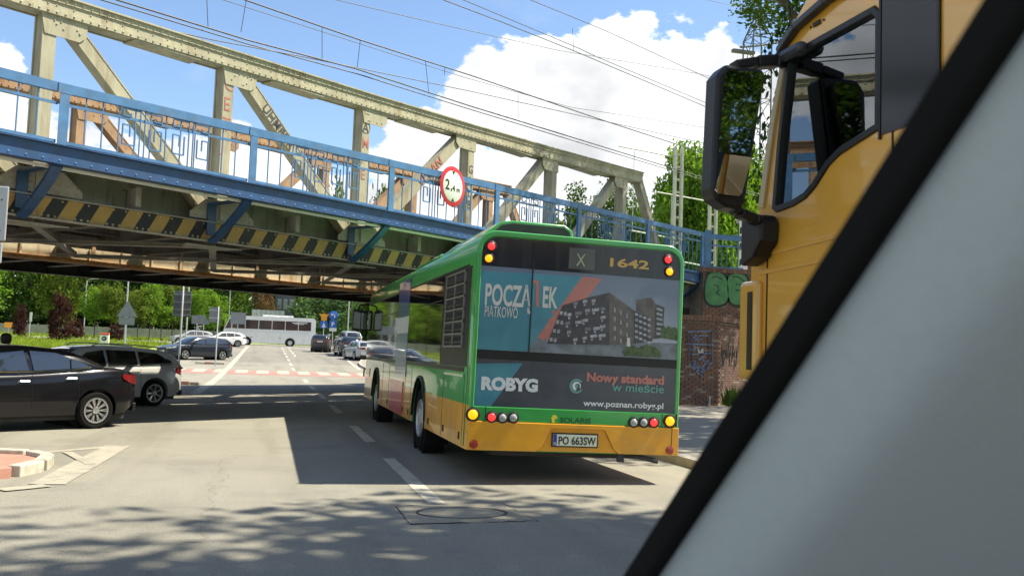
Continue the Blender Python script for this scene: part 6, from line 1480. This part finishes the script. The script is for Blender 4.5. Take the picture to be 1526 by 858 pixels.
for px, pt, Y in ((740, 345, 80), (690, 330, 90), (640, 352, 84), (790, 330, 86), (580, 270, 150), (500, 262, 170)): rt('low green tree far behind the bridge, seen through the railing', px, pt, Y, 2.5, 3.6, 'far', L_mid if px % 20 else L_yel, px % 4, .05, group='low trees seen through the bridge railing')
p = at(1075, 410, 30.2); 
# tall thin-leaved tree behind the cab, and the trees that shade the near road
p = at(1240, 120, 20); tree('airy_tree', 'tall airy tree with sparse small leaves, its branches showing left of the lorry roof', p.x, 20, .12, 15, 2.1, 'airy', L_dark, 0, .26, limbs=16, rz=.4)
tree('street_tree', 'tall leafy street tree behind the lorry cab', 18.3, 26.0, .12, 21, 6.4, 'fine', L_mid, 0, .58)
for k, (x, y, h, rd) in enumerate(((12.6, 3.2, 21, 5.6), (13.5, -6.5, 20, 5.6), (15.5, 16.5, 16, 4.6), (-13, -14, 14, 6), (-24, -6, 13, 6), (-1.5, -32, 17, 6), (7, -40, 14, 6))): tree('street_tree', 'large leafy roadside tree beside the camera, outside the picture', x, y, .0, h, rd, 'near', L_mid, k % 2, .5, group='roadside trees beside the camera', rz=k * 1.3)
# ground cover: rough grass tufts in the verge
b = MB(); r = random.Random(8)
def tuft(x, y, s):
    z = gz(y) - .03
    for _ in range(3):
        a = r.uniform(0, 6.28); dx, dy = math.cos(a) * s * .5, math.sin(a) * s * .5; hh = s * r.uniform(.7, 1.4); k = len(b.v)
        b.v += [Vector((x - dx * .3, y - dy * .3, z)), Vector((x + dx * .3, y + dy * .3, z)), Vector((x + dx, y + dy, z + hh))]; b.f.append((k, k + 1, k + 2)); b.m.append(0)
for _ in range(14000): Y = 72 + 66 * r.random() ** 1.3; X = -9.2 - r.random() * .55 * Y; 
for _ in range(16000):
    Y = 72 + 66 * r.random() ** 1.2; X = -9.4 - r.random() * .55 * Y
    if 104.5 < Y < 122 and X > -36: continue
    tuft(X, Y, r.uniform(.18, .42))
for _ in range(2500): Y = r.uniform(34.5, 60); X = 14 + r.random() * 10; tuft(X, Y, r.uniform(.15, .4))
g = b.build('tall_grass', leaf_mat('grass blades', (.22, .29, .045), .3)); stuff(g); g['label'] = 'rough sunlit grass in the verge'; g['category'] = 'grass'
# weeds at the wall foot
b = MB()
for _ in range(500): X = r.uniform(13.6, 16.5); Y = 26.5 + (X - 13.5) * .75 - r.random() * .5; b_z = .12; s = r.uniform(.1, .35); a = r.uniform(0, 6.28); k = len(b.v); b.v += [Vector((X, Y, b_z)), Vector((X + .05, Y, b_z + s * .5)), Vector((X + math.cos(a) * s * .4, Y + math.sin(a) * s * .4, b_z + s * 2))]; b.f.append((k, k + 1, k + 2)); b.m.append(0)
g = b.build('weeds', L_mid); stuff(g); g['label'] = 'weeds growing at the foot of the brick wall'; g['category'] = 'weeds'
